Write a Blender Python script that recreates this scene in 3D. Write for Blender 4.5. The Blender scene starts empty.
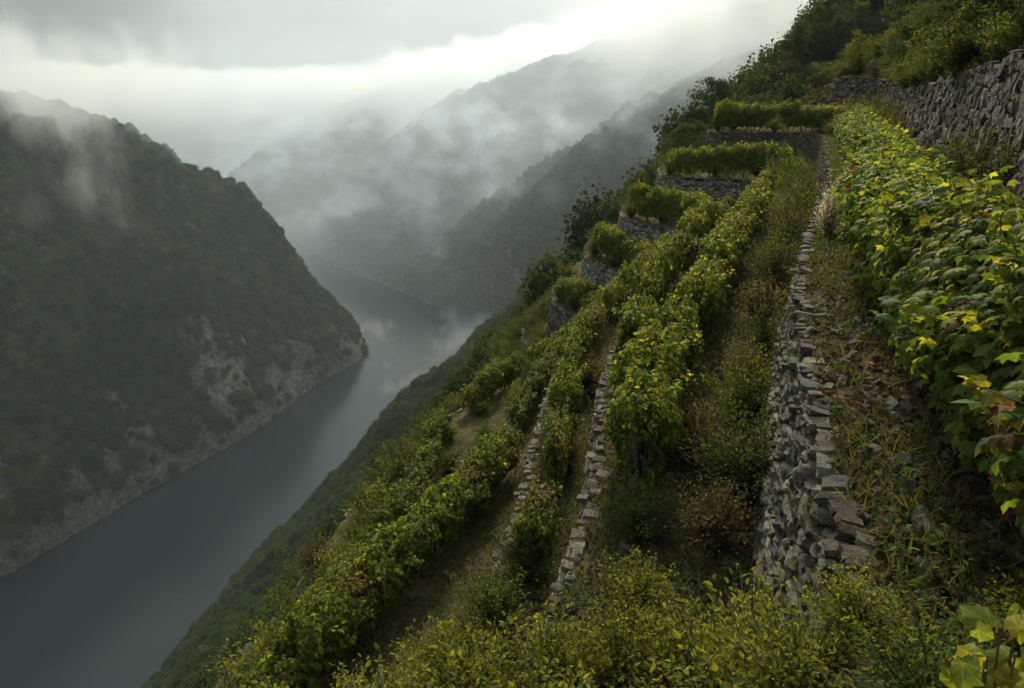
import bpy, math, random
import numpy as np
from mathutils import Vector
from mathutils.geometry import delaunay_2d_cdt

random.seed(7)
rng = np.random.default_rng(7)
R = math.radians
scene = bpy.context.scene
col = scene.collection

# ------------------------------------------------------------------ camera, sky, sun, exposure
cam = bpy.data.cameras.new('camera')
cam_o = bpy.data.objects.new('camera', cam)
col.objects.link(cam_o)
cam_o.location = (0, 0, 0)
cam_o.rotation_euler = (R(70), 0, 0)
cam.lens = 24; cam.sensor_width = 36
cam.clip_start = 0.05; cam.clip_end = 30000
scene.camera = cam_o

SUN_AZ, SUN_EL = 10.0, 35.0          # azimuth to the right of the view axis (+Y), elevation
scene.view_settings.view_transform = 'Standard'
scene.view_settings.look = 'None'
scene.view_settings.gamma = 1
scene.view_settings.exposure = 0.68
scene.cycles.use_denoising = True
scene.cycles.max_bounces = 6
scene.cycles.transparent_max_bounces = 8
scene.cycles.volume_bounces = 4
scene.cycles.volume_max_steps = 256
scene.cycles.use_adaptive_sampling = True
scene.cycles.adaptive_threshold = 0.02
scene.cycles.sample_clamp_indirect = 4

world = bpy.data.worlds.new('World')
scene.world = world
world.use_nodes = True
nt = world.node_tree
nt.nodes.clear()
def nd(nt, typ, **kw):
    n = nt.nodes.new(typ)
    for k, v in kw.items():
        if k.startswith('i_'):
            key = k[2:]
            key = int(key) if key.isdigit() else key.replace('_', ' ')
            n.inputs[key].default_value = v
        else:
            setattr(n, k, v)
    return n
def lk(nt, a, b): nt.links.new(a, b)

sky = nd(nt, 'ShaderNodeTexSky', sky_type='NISHITA', sun_disc=False)
sky.sun_elevation = R(SUN_EL); sky.sun_rotation = R(SUN_AZ)
sky.air_density = 1.5; sky.dust_density = 4.0; sky.ozone_density = 1.0; sky.altitude = 400
hs = nd(nt, 'ShaderNodeHueSaturation', i_Saturation=0.22)
lk(nt, sky.outputs[0], hs.inputs['Color'])
tc = nd(nt, 'ShaderNodeTexCoord')
mp = nd(nt, 'ShaderNodeMapping'); mp.inputs['Scale'].default_value = (1.0, 1.0, 5.0)
lk(nt, tc.outputs['Generated'], mp.inputs[0])
nz = nd(nt, 'ShaderNodeTexNoise', i_Scale=2.6, i_Detail=5.0, i_Roughness=0.55)
lk(nt, mp.outputs[0], nz.inputs['Vector'])
rp = nd(nt, 'ShaderNodeMapRange', i_1=0.3, i_2=0.72, i_3=0.62, i_4=1.12)
lk(nt, nz.outputs[0], rp.inputs[0])
mixc = nd(nt, 'ShaderNodeMix', data_type='RGBA', i_0=0.85)
lk(nt, hs.outputs[0], mixc.inputs[6]); mixc.inputs[7].default_value = (2.05, 2.40, 2.26, 1)
mul = nd(nt, 'ShaderNodeMix', data_type='RGBA', blend_type='MULTIPLY', i_0=1.0)
lk(nt, mixc.outputs[2], mul.inputs[6]); lk(nt, rp.outputs[0], mul.inputs[7])
sxyz = nd(nt, 'ShaderNodeSeparateXYZ'); lk(nt, tc.outputs['Generated'], sxyz.inputs[0])
zen = nd(nt, 'ShaderNodeMapRange', i_1=0.14, i_2=0.9, i_3=0.74, i_4=3.0); lk(nt, sxyz.outputs[2], zen.inputs[0])
mulz = nd(nt, 'ShaderNodeMix', data_type='RGBA', blend_type='MULTIPLY', i_0=1.0)
lk(nt, mul.outputs[2], mulz.inputs[6]); lk(nt, zen.outputs[0], mulz.inputs[7])
bg = nd(nt, 'ShaderNodeBackground', i_Strength=0.1)
lk(nt, mulz.outputs[2], bg.inputs[0])
wo = nd(nt, 'ShaderNodeOutputWorld')
lk(nt, bg.outputs[0], wo.inputs['Surface'])
world.cycles.sampling_method = 'MANUAL'; world.cycles.sample_map_resolution = 512

sun = bpy.data.lights.new('sun', 'SUN')
sun.energy = 3.1; sun.angle = R(9); sun.color = (1.0, 0.90, 0.72)
sun_o = bpy.data.objects.new('sun', sun); col.objects.link(sun_o)
sd = Vector((math.sin(R(SUN_AZ)) * math.cos(R(SUN_EL)), math.cos(R(SUN_AZ)) * math.cos(R(SUN_EL)), math.sin(R(SUN_EL))))
sun_o.rotation_euler = sd.to_track_quat('Z', 'Y').to_euler()

# ------------------------------------------------------------------ helpers
def make_noise(seed):
    r = np.random.default_rng(seed)
    tab = r.random((256, 256))
    def n2(x, y):
        xi = np.floor(x).astype(int); yi = np.floor(y).astype(int)
        fx = x - xi; fy = y - yi
        fx = fx * fx * (3 - 2 * fx); fy = fy * fy * (3 - 2 * fy)
        a = tab[xi & 255, yi & 255]; b = tab[(xi + 1) & 255, yi & 255]
        c = tab[xi & 255, (yi + 1) & 255]; d = tab[(xi + 1) & 255, (yi + 1) & 255]
        return (a * (1 - fx) + b * fx) * (1 - fy) + (c * (1 - fx) + d * fx) * fy
    return n2
_n2 = make_noise(3)
def fbm(x, y, oct=4, lac=2.03, gain=0.5):
    s = 0; a = 1; t = 0
    for k in range(oct):
        s = s + a * _n2(x * lac ** k + 17.3 * k, y * lac ** k + 5.1 * k); t += a; a *= gain
    return s / t - 0.5
def ridged(x, y, oct=4):
    s = 0; a = 1; t = 0
    for k in range(oct):
        s = s + a * (1 - np.abs(2 * _n2(x * 2.1 ** k + 31 * k, y * 2.1 ** k + 7 * k) - 1)); t += a; a *= 0.5
    return s / t
def sstep(a, b, x):
    t = np.clip((x - a) / (b - a), 0, 1); return t * t * (3 - 2 * t)

def mesh_np(name, V, F, mats, colr=None, smooth=False, midx=None, leaf=None):
    """V (n,3); F list of (m,k) int arrays; one mesh datablock"""
    me = bpy.data.meshes.new(name)
    V = np.asarray(V, dtype=np.float32)
    if not isinstance(F, (list, tuple)): F = [F]
    F = [f for f in F if len(f)]
    loops = np.concatenate([f.ravel() for f in F]).astype(np.int32)
    sizes = np.concatenate([np.full(len(f), f.shape[1]) for f in F]).astype(np.int32)
    starts = np.concatenate([[0], np.cumsum(sizes)[:-1]]).astype(np.int32)
    me.vertices.add(len(V)); me.vertices.foreach_set('co', V.ravel())
    me.loops.add(len(loops)); me.loops.foreach_set('vertex_index', loops)
    me.polygons.add(len(sizes)); me.polygons.foreach_set('loop_start', starts)
    if midx is not None: me.polygons.foreach_set('material_index', np.asarray(midx, dtype=np.int32))
    me.polygons.foreach_set('use_smooth', np.full(len(sizes), smooth))
    for m in (mats if isinstance(mats, (list, tuple)) else [mats]): me.materials.append(m)
    if colr is not None:
        c = np.ones((len(V), 4), dtype=np.float32); c[:, :3] = colr
        at = me.color_attributes.new('Col', 'FLOAT_COLOR', 'POINT'); at.data.foreach_set('color', c.ravel())
    if leaf is not None:
        at = me.attributes.new('leaf', 'FLOAT_VECTOR', 'POINT'); at.data.foreach_set('vector', np.asarray(leaf, dtype=np.float32).ravel())
    me.update(calc_edges=True)
    return me
def obj(name, me, parent=None):
    o = bpy.data.objects.new(name, me); col.objects.link(o)
    if parent: o.parent = parent
    return o
def tag(o, label=None, cat=None, group=None, kind=None):
    if label: o['label'] = label
    if cat: o['category'] = cat
    if group: o['group'] = group
    if kind: o['kind'] = kind
    return o
def empty(name, loc, rz=0, scale=1):
    o = bpy.data.objects.new(name, None); col.objects.link(o)
    o.location = loc; o.rotation_euler = (0, 0, rz); o.empty_display_size = 0.1
    o.scale = scale if isinstance(scale, tuple) else (scale,) * 3
    return o

class Geo:
    def __init__(s): s.V = []; s.F3 = []; s.F4 = []; s.C = []; s.L = []; s.n = 0
    def add(s, V, F, C, L=None):
        V = np.asarray(V, float).reshape(-1, 3)
        F = np.asarray(F)
        (s.F3 if F.shape[1] == 3 else s.F4).append(F + s.n)
        s.V.append(V); C = np.broadcast_to(np.asarray(C, float), V.shape); s.C.append(C); s.n += len(V); s.L.append(L if L is not None else np.full((len(V), 3), 5.0))
    def mesh(s, name, mats, smooth=False):
        F = []
        if s.F3: F.append(np.concatenate(s.F3))
        if s.F4: F.append(np.concatenate(s.F4))
        return mesh_np(name, np.concatenate(s.V), F, mats, np.concatenate(s.C), smooth, None, np.concatenate(s.L))

def tube(g, pts, rad, sides=6, colr=(0.1, 0.08, 0.06)):
    pts = np.asarray(pts, float); rad = np.asarray(rad, float); n = len(pts)
    T = np.gradient(pts, axis=0); T /= np.linalg.norm(T, axis=1)[:, None] + 1e-9
    ref = np.where(np.abs(T[:, 2:3]) > 0.9, np.array([[1., 0, 0]]), np.array([[0, 0, 1.]]))
    A = np.cross(T, ref); A /= np.linalg.norm(A, axis=1)[:, None] + 1e-9
    B = np.cross(T, A)
    th = np.arange(sides) / sides * 2 * np.pi
    V = pts[:, None] + rad[:, None, None] * (np.cos(th)[None, :, None] * A[:, None] + np.sin(th)[None, :, None] * B[:, None])
    V = V.reshape(-1, 3)
    i = np.arange(n - 1)[:, None] * sides; j = np.arange(sides)[None]
    j2 = (j + 1) % sides
    F = np.stack([i + j, i + j2, i + sides + j2, i + sides + j], -1).reshape(-1, 4)
    g.add(V, F, colr)
    top = (n - 1) * sides
    g.add(np.concatenate([V[top:], pts[-1:]]), np.array([[k, (k + 1) % sides, sides] for k in range(sides)]), colr)

def unit(a): return a / (np.linalg.norm(a, axis=-1, keepdims=True) + 1e-9)
# leaf templates: x across, y along, z out of the face; triangle fans
def fan(outline, zs, centre):
    V = np.array([centre] + [(x, y, z) for (x, y), z in zip(outline, zs)], float)
    k = len(outline)
    F = np.array([[0, i + 1, (i + 1) % k + 1] for i in range(k)])
    return V, F
grape_outline = [(0, .04), (.22, -.1), (.42, .05), (.36, .3), (.5, .52), (.27, .62), (.2, .78), (0, 1.0), (-.2, .78), (-.27, .62), (-.5, .52), (-.36, .3), (-.42, .05), (-.22, -.1)]
GRAPE = fan(grape_outline, [.0, -.09, -.2, -.05, -.24, -.05, -.14, -.3, -.14, -.05, -.24, -.05, -.2, -.09], (0, .3, .07))
oval_outline = [(0, 0), (.2, .22), (.26, .5), (.16, .8), (0, 1), (-.16, .8), (-.26, .5), (-.2, .22)]
OVAL = fan(oval_outline, [0, .06, .09, .04, -.08, .04, .09, .06], (0, .5, 0))
QUAD = (np.array([(0, 0, 0), (.38, .45, .1), (0, 1, -.05), (-.38, .45, .1)], float), np.array([[0, 1, 2], [0, 2, 3]]))
def leaves(g, P, N, T, size, colr, tmpl):
    """P positions, N face normals, T tip directions"""
    P = np.asarray(P, float); n = len(P)
    N = unit(N); T = unit(T - (T * N).sum(1, keepdims=True) * N); X = np.cross(T, N)
    tv, tf = tmpl; k = len(tv)
    s = np.broadcast_to(size, (n,))[:, None, None]
    V = P[:, None] + s * (tv[None, :, 0:1] * X[:, None] + tv[None, :, 1:2] * T[:, None] + tv[None, :, 2:3] * N[:, None])
    F = (tf[None] + (np.arange(n) * k)[:, None, None]).reshape(-1, 3)
    C = np.repeat(colr[:, None], k, 1).reshape(-1, 3)
    g.add(V.reshape(-1, 3), F, C, np.tile(tv, (n, 1)) if tmpl is GRAPE else None)
def rdir(n): return unit(rng.normal(size=(n, 3)))
def pick(n, cols, w, jit=0.18):
    cols = np.array(cols, float); i = rng.choice(len(cols), n, p=np.array(w) / sum(w))
    return cols[i] * (1 + jit * rng.normal(size=(n, 1))).clip(0.5, 1.6) * (1 + 0.06 * rng.normal(size=(n, 3)))

# ------------------------------------------------------------------ materials
def base_mat(name):
    m = bpy.data.materials.new(name); m.use_nodes = True
    t = m.node_tree; t.nodes.clear()
    out = nd(t, 'ShaderNodeOutputMaterial')
    return m, t, out
def leaf_mat(name, trans=0.5, rough=0.6, spec=0.12):
    m, t, out = base_mat(name)
    at = nd(t, 'ShaderNodeAttribute', attribute_name='Col')
    oi = nd(t, 'ShaderNodeObjectInfo')
    vr = nd(t, 'ShaderNodeMapRange', i_3=0.82, i_4=1.18); lk(t, oi.outputs['Random'], vr.inputs[0])
    mu = nd(t, 'ShaderNodeMix', data_type='RGBA', blend_type='MULTIPLY', i_0=1.0)
    lk(t, at.outputs['Color'], mu.inputs[6]); lk(t, vr.outputs[0], mu.inputs[7])
    # pale veins: a midrib and two pairs of side veins in the leaf's own coordinates
    lf = nd(t, 'ShaderNodeAttribute', attribute_name='leaf'); sp = nd(t, 'ShaderNodeSeparateXYZ'); lk(t, lf.outputs['Vector'], sp.inputs[0])
    def mm(op, a, b=0.0):
        n = nd(t, 'ShaderNodeMath', operation=op)
        for i, v in enumerate((a, b)):
            if isinstance(v, (int, float)): n.inputs[i].default_value = v
            else: lk(t, v, n.inputs[i])
        return n.outputs[0]
    ax = mm('ABSOLUTE', sp.outputs[0])
    v1 = mm('ABSOLUTE', mm('SUBTRACT', ax, mm('MULTIPLY', mm('SUBTRACT', sp.outputs[1], .05), .95)))
    v2 = mm('ABSOLUTE', mm('SUBTRACT', sp.outputs[1], mm('ADD', mm('MULTIPLY', ax, .1), .06)))
    dv = mm('MINIMUM', mm('MINIMUM', ax, v1), v2)
    vm = nd(t, 'ShaderNodeMapRange', i_1=.0, i_2=.045, i_3=1.55, i_4=.95); lk(t, dv, vm.inputs[0])
    mv = nd(t, 'ShaderNodeMix', data_type='RGBA', blend_type='MULTIPLY', i_0=1.0)
    lk(t, mu.outputs[2], mv.inputs[6]); lk(t, vm.outputs[0], mv.inputs[7]); mu = mv
    p = nd(t, 'ShaderNodeBsdfPrincipled', i_Roughness=rough)
    p.inputs['Specular IOR Level'].default_value = spec
    lk(t, mu.outputs[2], p.inputs['Base Color'])
    tr = nd(t, 'ShaderNodeBsdfTranslucent')
    mu2 = nd(t, 'ShaderNodeMix', data_type='RGBA', blend_type='MULTIPLY', i_0=1.0)
    lk(t, mu.outputs[2], mu2.inputs[6]); mu2.inputs[7].default_value = (2.2, 1.9, 0.8, 1)
    lk(t, mu2.outputs[2], tr.inputs[0])
    mx = nd(t, 'ShaderNodeMixShader', i_0=trans)
    lk(t, p.outputs[0], mx.inputs[1]); lk(t, tr.outputs[0], mx.inputs[2]); lk(t, mx.outputs[0], out.inputs[0])
    return m
def stone_mat(name):
    m, t, out = base_mat(name)
    at = nd(t, 'ShaderNodeAttribute', attribute_name='Col')
    tc = nd(t, 'ShaderNodeTexCoord')
    n1 = nd(t, 'ShaderNodeTexNoise', i_Scale=7.0, i_Detail=8.0, i_Roughness=0.7); lk(t, tc.outputs['Object'], n1.inputs['Vector'])
    r1 = nd(t, 'ShaderNodeMapRange', i_1=0.3, i_2=0.7, i_3=0.55, i_4=1.35); lk(t, n1.outputs[0], r1.inputs[0])
    mu = nd(t, 'ShaderNodeMix', data_type='RGBA', blend_type='MULTIPLY', i_0=1.0)
    lk(t, at.outputs['Color'], mu.inputs[6]); lk(t, r1.outputs[0], mu.inputs[7])
    n2 = nd(t, 'ShaderNodeTexNoise', i_Scale=3.1, i_Detail=9.0, i_Roughness=0.75); lk(t, tc.outputs['Object'], n2.inputs['Vector'])
    r2 = nd(t, 'ShaderNodeMapRange', i_1=0.56, i_2=0.66); lk(t, n2.outputs[0], r2.inputs[0])
    lich = nd(t, 'ShaderNodeMix', data_type='RGBA'); lk(t, r2.outputs[0], lich.inputs[0])
    lk(t, mu.outputs[2], lich.inputs[6]); lich.inputs[7].default_value = (0.24, 0.235, 0.19, 1)
    n3 = nd(t, 'ShaderNodeTexNoise', i_Scale=1.3, i_Detail=7.0, i_Roughness=0.7); lk(t, tc.outputs['Object'], n3.inputs['Vector'])
    r3 = nd(t, 'ShaderNodeMapRange', i_1=0.55, i_2=0.7, i_4=0.75); lk(t, n3.outputs[0], r3.inputs[0])
    moss = nd(t, 'ShaderNodeMix', data_type='RGBA'); lk(t, r3.outputs[0], moss.inputs[0])
    lk(t, lich.outputs[2], moss.inputs[6]); moss.inputs[7].default_value = (0.07, 0.075, 0.03, 1)
    p = nd(t, 'ShaderNodeBsdfPrincipled', i_Roughness=0.9); p.inputs['Specular IOR Level'].default_value = 0.2
    lk(t, moss.outputs[2], p.inputs['Base Color'])
    b = nd(t, 'ShaderNodeBump', i_Strength=1.0, i_Distance=0.05)
    nb = nd(t, 'ShaderNodeTexNoise', i_Scale=22.0, i_Detail=6.0, i_Roughness=0.7); lk(t, tc.outputs['Object'], nb.inputs['Vector'])
    lk(t, nb.outputs[0], b.inputs['Height']); lk(t, b.outputs[0], p.inputs['Normal'])
    lk(t, p.outputs[0], out.inputs[0])
    return m
def attr_mat(name, rough=0.9, bump=0.0, bscale=30.0):
    m, t, out = base_mat(name)
    at = nd(t, 'ShaderNodeAttribute', attribute_name='Col')
    p = nd(t, 'ShaderNodeBsdfPrincipled', i_Roughness=rough); p.inputs['Specular IOR Level'].default_value = 0.15
    tc = nd(t, 'ShaderNodeTexCoord')
    n1 = nd(t, 'ShaderNodeTexNoise', i_Scale=bscale, i_Detail=5.0, i_Roughness=0.7); lk(t, tc.outputs['Object'], n1.inputs['Vector'])
    r1 = nd(t, 'ShaderNodeMapRange', i_1=0.25, i_2=0.75, i_3=0.6, i_4=1.4); lk(t, n1.outputs[0], r1.inputs[0])
    mu = nd(t, 'ShaderNodeMix', data_type='RGBA', blend_type='MULTIPLY', i_0=1.0)
    lk(t, at.outputs['Color'], mu.inputs[6]); lk(t, r1.outputs[0], mu.inputs[7]); lk(t, mu.outputs[2], p.inputs['Base Color'])
    if bump:
        b = nd(t, 'ShaderNodeBump', i_Strength=1.0, i_Distance=bump); lk(t, n1.outputs[0], b.inputs['Height']); lk(t, b.outputs[0], p.inputs['Normal'])
    lk(t, p.outputs[0], out.inputs[0])
    return m
def earth_mat(name):
    m, t, out = base_mat(name)
    tc = nd(t, 'ShaderNodeTexCoord')
    n1 = nd(t, 'ShaderNodeTexNoise', i_Scale=0.9, i_Detail=9.0, i_Roughness=0.65); lk(t, tc.outputs['Object'], n1.inputs['Vector'])
    cr = nd(t, 'ShaderNodeValToRGB'); e = cr.color_ramp.elements
    e[0].position = 0.32; e[0].color = (0.055, 0.060, 0.022, 1); e[1].position = 0.68; e[1].color = (0.115, 0.080, 0.045, 1)
    mid = cr.color_ramp.elements.new(0.5); mid.color = (0.085, 0.070, 0.034, 1)
    lk(t, n1.outputs[0], cr.inputs[0])
    n2 = nd(t, 'ShaderNodeTexNoise', i_Scale=14.0, i_Detail=6.0, i_Roughness=0.7); lk(t, tc.outputs['Object'], n2.inputs['Vector'])
    r1 = nd(t, 'ShaderNodeMapRange', i_1=0.25, i_2=0.75, i_3=0.55, i_4=1.45); lk(t, n2.outputs[0], r1.inputs[0])
    mu = nd(t, 'ShaderNodeMix', data_type='RGBA', blend_type='MULTIPLY', i_0=1.0)
    lk(t, cr.outputs[0], mu.inputs[6]); lk(t, r1.outputs[0], mu.inputs[7])
    p = nd(t, 'ShaderNodeBsdfPrincipled', i_Roughness=0.95); p.inputs['Specular IOR Level'].default_value = 0.1
    lk(t, mu.outputs[2], p.inputs['Base Color'])
    b = nd(t, 'ShaderNodeBump', i_Strength=1.0, i_Distance=0.06); lk(t, n2.outputs[0], b.inputs['Height']); lk(t, b.outputs[0], p.inputs['Normal'])
    lk(t, p.outputs[0], out.inputs[0])
    return m
def hill_mat():
    m, t, out = base_mat('hill_rock_and_scrub')
    tc = nd(t, 'ShaderNodeTexCoord')
    at = nd(t, 'ShaderNodeAttribute', attribute_name='Col')
    n1 = nd(t, 'ShaderNodeTexNoise', i_Scale=0.045, i_Detail=9.0, i_Roughness=0.7); lk(t, tc.outputs['Object'], n1.inputs['Vector'])
    scrub = nd(t, 'ShaderNodeValToRGB'); e = scrub.color_ramp.elements
    e[0].position = 0.35; e[0].color = (0.026, 0.042, 0.018, 1); e[1].position = 0.68; e[1].color = (0.065, 0.066, 0.032, 1)
    lk(t, n1.outputs[0], scrub.inputs[0])
    n2 = nd(t, 'ShaderNodeTexNoise', i_Scale=0.22, i_Detail=8.0, i_Roughness=0.72); lk(t, tc.outputs['Object'], n2.inputs['Vector'])
    rock = nd(t, 'ShaderNodeValToRGB'); e = rock.color_ramp.elements
    e[0].position = 0.38; e[0].color = (0.04, 0.04, 0.03, 1); e[1].position = 0.66; e[1].color = (0.20, 0.188, 0.16, 1)
    lk(t, n2.outputs[0], rock.inputs[0])
    mx = nd(t, 'ShaderNodeMix', data_type='RGBA')
    lk(t, at.outputs['Color'], mx.inputs[0]); lk(t, scrub.outputs[0], mx.inputs[6]); lk(t, rock.outputs[0], mx.inputs[7])
    p = nd(t, 'ShaderNodeBsdfPrincipled', i_Roughness=0.95); p.inputs['Specular IOR Level'].default_value = 0.1
    lk(t, mx.outputs[2], p.inputs['Base Color'])
    b = nd(t, 'ShaderNodeBump', i_Strength=1.0, i_Distance=3.0); lk(t, n2.outputs[0], b.inputs['Height']); lk(t, b.outputs[0], p.inputs['Normal'])
    lk(t, p.outputs[0], out.inputs[0])
    return m
def water_mat():
    m, t, out = base_mat('river_water')
    tc = nd(t, 'ShaderNodeTexCoord')
    p = nd(t, 'ShaderNodeBsdfPrincipled', i_Roughness=0.2, i_IOR=1.33)
    p.inputs['Base Color'].default_value = (0.010, 0.015, 0.018, 1); p.inputs['Specular IOR Level'].default_value = 0.5
    n1 = nd(t, 'ShaderNodeTexNoise', i_Scale=0.05, i_Detail=3.0, i_Roughness=0.5); lk(t, tc.outputs['Object'], n1.inputs['Vector'])
    b = nd(t, 'ShaderNodeBump', i_Strength=0.05, i_Distance=0.5); lk(t, n1.outputs[0], b.inputs['Height']); lk(t, b.outputs[0], p.inputs['Normal'])
    lk(t, p.outputs[0], out.inputs[0])
    return m
M_leaf = leaf_mat('vine_leaf')
M_shrub = leaf_mat('shrub_leaf', 0.45, 0.65, 0.1)
M_tree = leaf_mat('tree_leaf', 0.3, 0.75, 0.04)
M_bark = attr_mat('bark', 0.95, 0.01, 40)
M_stone = stone_mat('dry_stone')
M_fill = attr_mat('wall_earth_fill', 1.0, 0.02, 12)
M_earth = earth_mat('terrace_earth')
M_hill = hill_mat()
M_water = water_mat()
M_grass = leaf_mat('grass_blade', 0.3, 0.6, 0.2)

# ------------------------------------------------------------------ terrain of the gorge
WATER_Z = -300.0
RB = np.array([(-290, -600), (-262, -100), (-230, 100), (-192, 282), (-179, 370), (-143, 465), (-71, 606), (-14, 751), (8, 850), (-25, 930), (-125, 1000), (-334, 1262), (-620, 1700), (-860, 2000)], float)
LB = np.array([(-560, -600), (-470, -100), (-420, 150), (-338, 370), (-293, 479), (-246, 574), (-219, 680), (-182, 770), (-186, 815), (-235, 900), (-460, 1180), (-800, 1640), (-1010, 1880)], float)
def poly_dist(X, Y, P):
    d = np.full(X.shape, 1e9)
    for a, b in zip(P[:-1], P[1:]):
        ab = b - a; t = np.clip(((X - a[0]) * ab[0] + (Y - a[1]) * ab[1]) / (ab @ ab), 0, 1)
        d = np.minimum(d, np.hypot(X - a[0] - t * ab[0], Y - a[1] - t * ab[1]))
    return d
def in_poly(X, Y, P):
    c = np.zeros(X.shape, bool); j = len(P) - 1
    for i in range(len(P)):
        xi, yi = P[i]; xj, yj = P[j]
        c ^= ((yi > Y) != (yj > Y)) & (X < (xj - xi) * (Y - yi) / (yj - yi + 1e-12) + xi); j = i
    return c
RIVER = np.concatenate([LB, RB[::-1]])
def tent(X, Y, crest, slope, rnd):
    best = np.full(X.shape, -1e9)
    for a, b in zip(crest[:-1], crest[1:]):
        a = np.array(a, float); b = np.array(b, float); ab = b - a
        t = np.clip(((X - a[0]) * ab[0] + (Y - a[1]) * ab[1]) / (ab[:2] @ ab[:2]), 0, 1)
        d = np.hypot(X - a[0] - t * ab[0], Y - a[1] - t * ab[1])
        best = np.maximum(best, a[2] + t * ab[2] - slope * (np.sqrt(d * d + rnd * rnd) - rnd))
    return best
SPUR_C = [(-10, 905, -260), (60, 950, -140), (123, 1000, -58), (310, 1100, 36), (519, 1200, 120), (900, 1400, 240)]
SPUR_B = [(-330, 1330, -200), (-227, 1440, -78), (-66, 1500, 18), (79, 1550, 68), (511, 1700, 192), (1100, 2000, 330)]
SPUR_A = [(-760, 1880, -200), (-504, 2000, -50), (-357, 2050, 8), (-100, 2200, 60), (400, 2500, 190)]
def terrain_raw(X, Y):
    dl = poly_dist(X, Y, LB); dr = poly_dist(X, Y, RB); inr = in_poly(X, Y, RIVER)
    # left hill
    dcap = poly_dist(X, Y, np.array([LB[-1], RB[-1]])); dl = np.minimum(dl, dcap + 1e-3); dr = np.minimum(dr, dcap)
    w = 22 * fbm(X / 130, Y / 130, 4) + 8 * fbm(X / 30, Y / 30, 3)
    d1 = np.maximum(dl + w * np.clip(dl / 90, 0, 1), 0)
    hl = np.interp(d1, [0, 6, 15, 83, 145, 232, 300, 420, 900, 2500], [0, 14, 36, 132, 204, 272, 288, 300, 350, 430])
    rib = ridged(X / 95 + Y / 260, Y / 170 - X / 300, 4)
    hl = hl + (rib - 0.62) * 118 * np.clip(dl / 120, 0, 1) * (1 - 0.72 * sstep(130, 280, dl))
    # right side: our own slope, then the far spurs
    w = 26 * fbm(X / 140 + 9, Y / 140, 4) + 7 * fbm(X / 32, Y / 32 + 4, 3)
    near = 1 - sstep(120, 420, Y)
    d2 = np.maximum(dr + w * np.clip((dr - 5) / 90, 0, 1) * sstep(40, 130, np.hypot(X, Y)), 0)
    hr_n = np.interp(d2, [0, 8, 30, 120, 220, 290, 900, 2500], [0, 12, 36, 118, 208, 290, 720, 1500])
    hr_f = np.interp(d2, [0, 8, 30, 120, 290, 900, 2500], [0, 13, 42, 138, 270, 480, 720])
    hr = hr_n * near + hr_f * (1 - near)
    hr = hr + (ridged(X / 210 - 3, Y / 150 + X / 400, 4) - 0.62) * 70 * sstep(350, 800, Y) * np.clip(dr / 120, 0, 1)
    hr = hr + (ridged(X / 60 + Y / 90, Y / 110, 3) - 0.62) * 26 * sstep(60, 160, np.hypot(X, Y)) * np.clip(dr / 60, 0, 1)
    zr = -300 + hr
    lim = np.minimum(zr + 260, np.maximum(np.maximum(tent(X, Y, SPUR_C, 0.95, 14), tent(X, Y, SPUR_B, 0.95, 22)), tent(X, Y, SPUR_A, 0.8, 25)) + 22 * fbm(X / 70, Y / 70, 4))
    far = sstep(700, 900, Y)
    zr = zr * (1 - far) + far * np.maximum(np.minimum(zr, lim + 60), lim)
    z = np.where(dl < dr, -300 + hl, zr)
    z = np.maximum(z, np.where(dl < dr, -1e9, tent(X, Y, [(17, 67, -9.5), (25, 77, -3), (34, 86, 3), (46, 94, 11), (75, 105, 27), (120, 110, 48)], 1.3, 5) + 1.5 * fbm(X / 9, Y / 9, 3)))
    z = np.where(z > 120, 120 + 110 * np.tanh((z - 120) / 110), z)
    return np.where(inr, -307.0, z), dl, dr, inr

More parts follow.
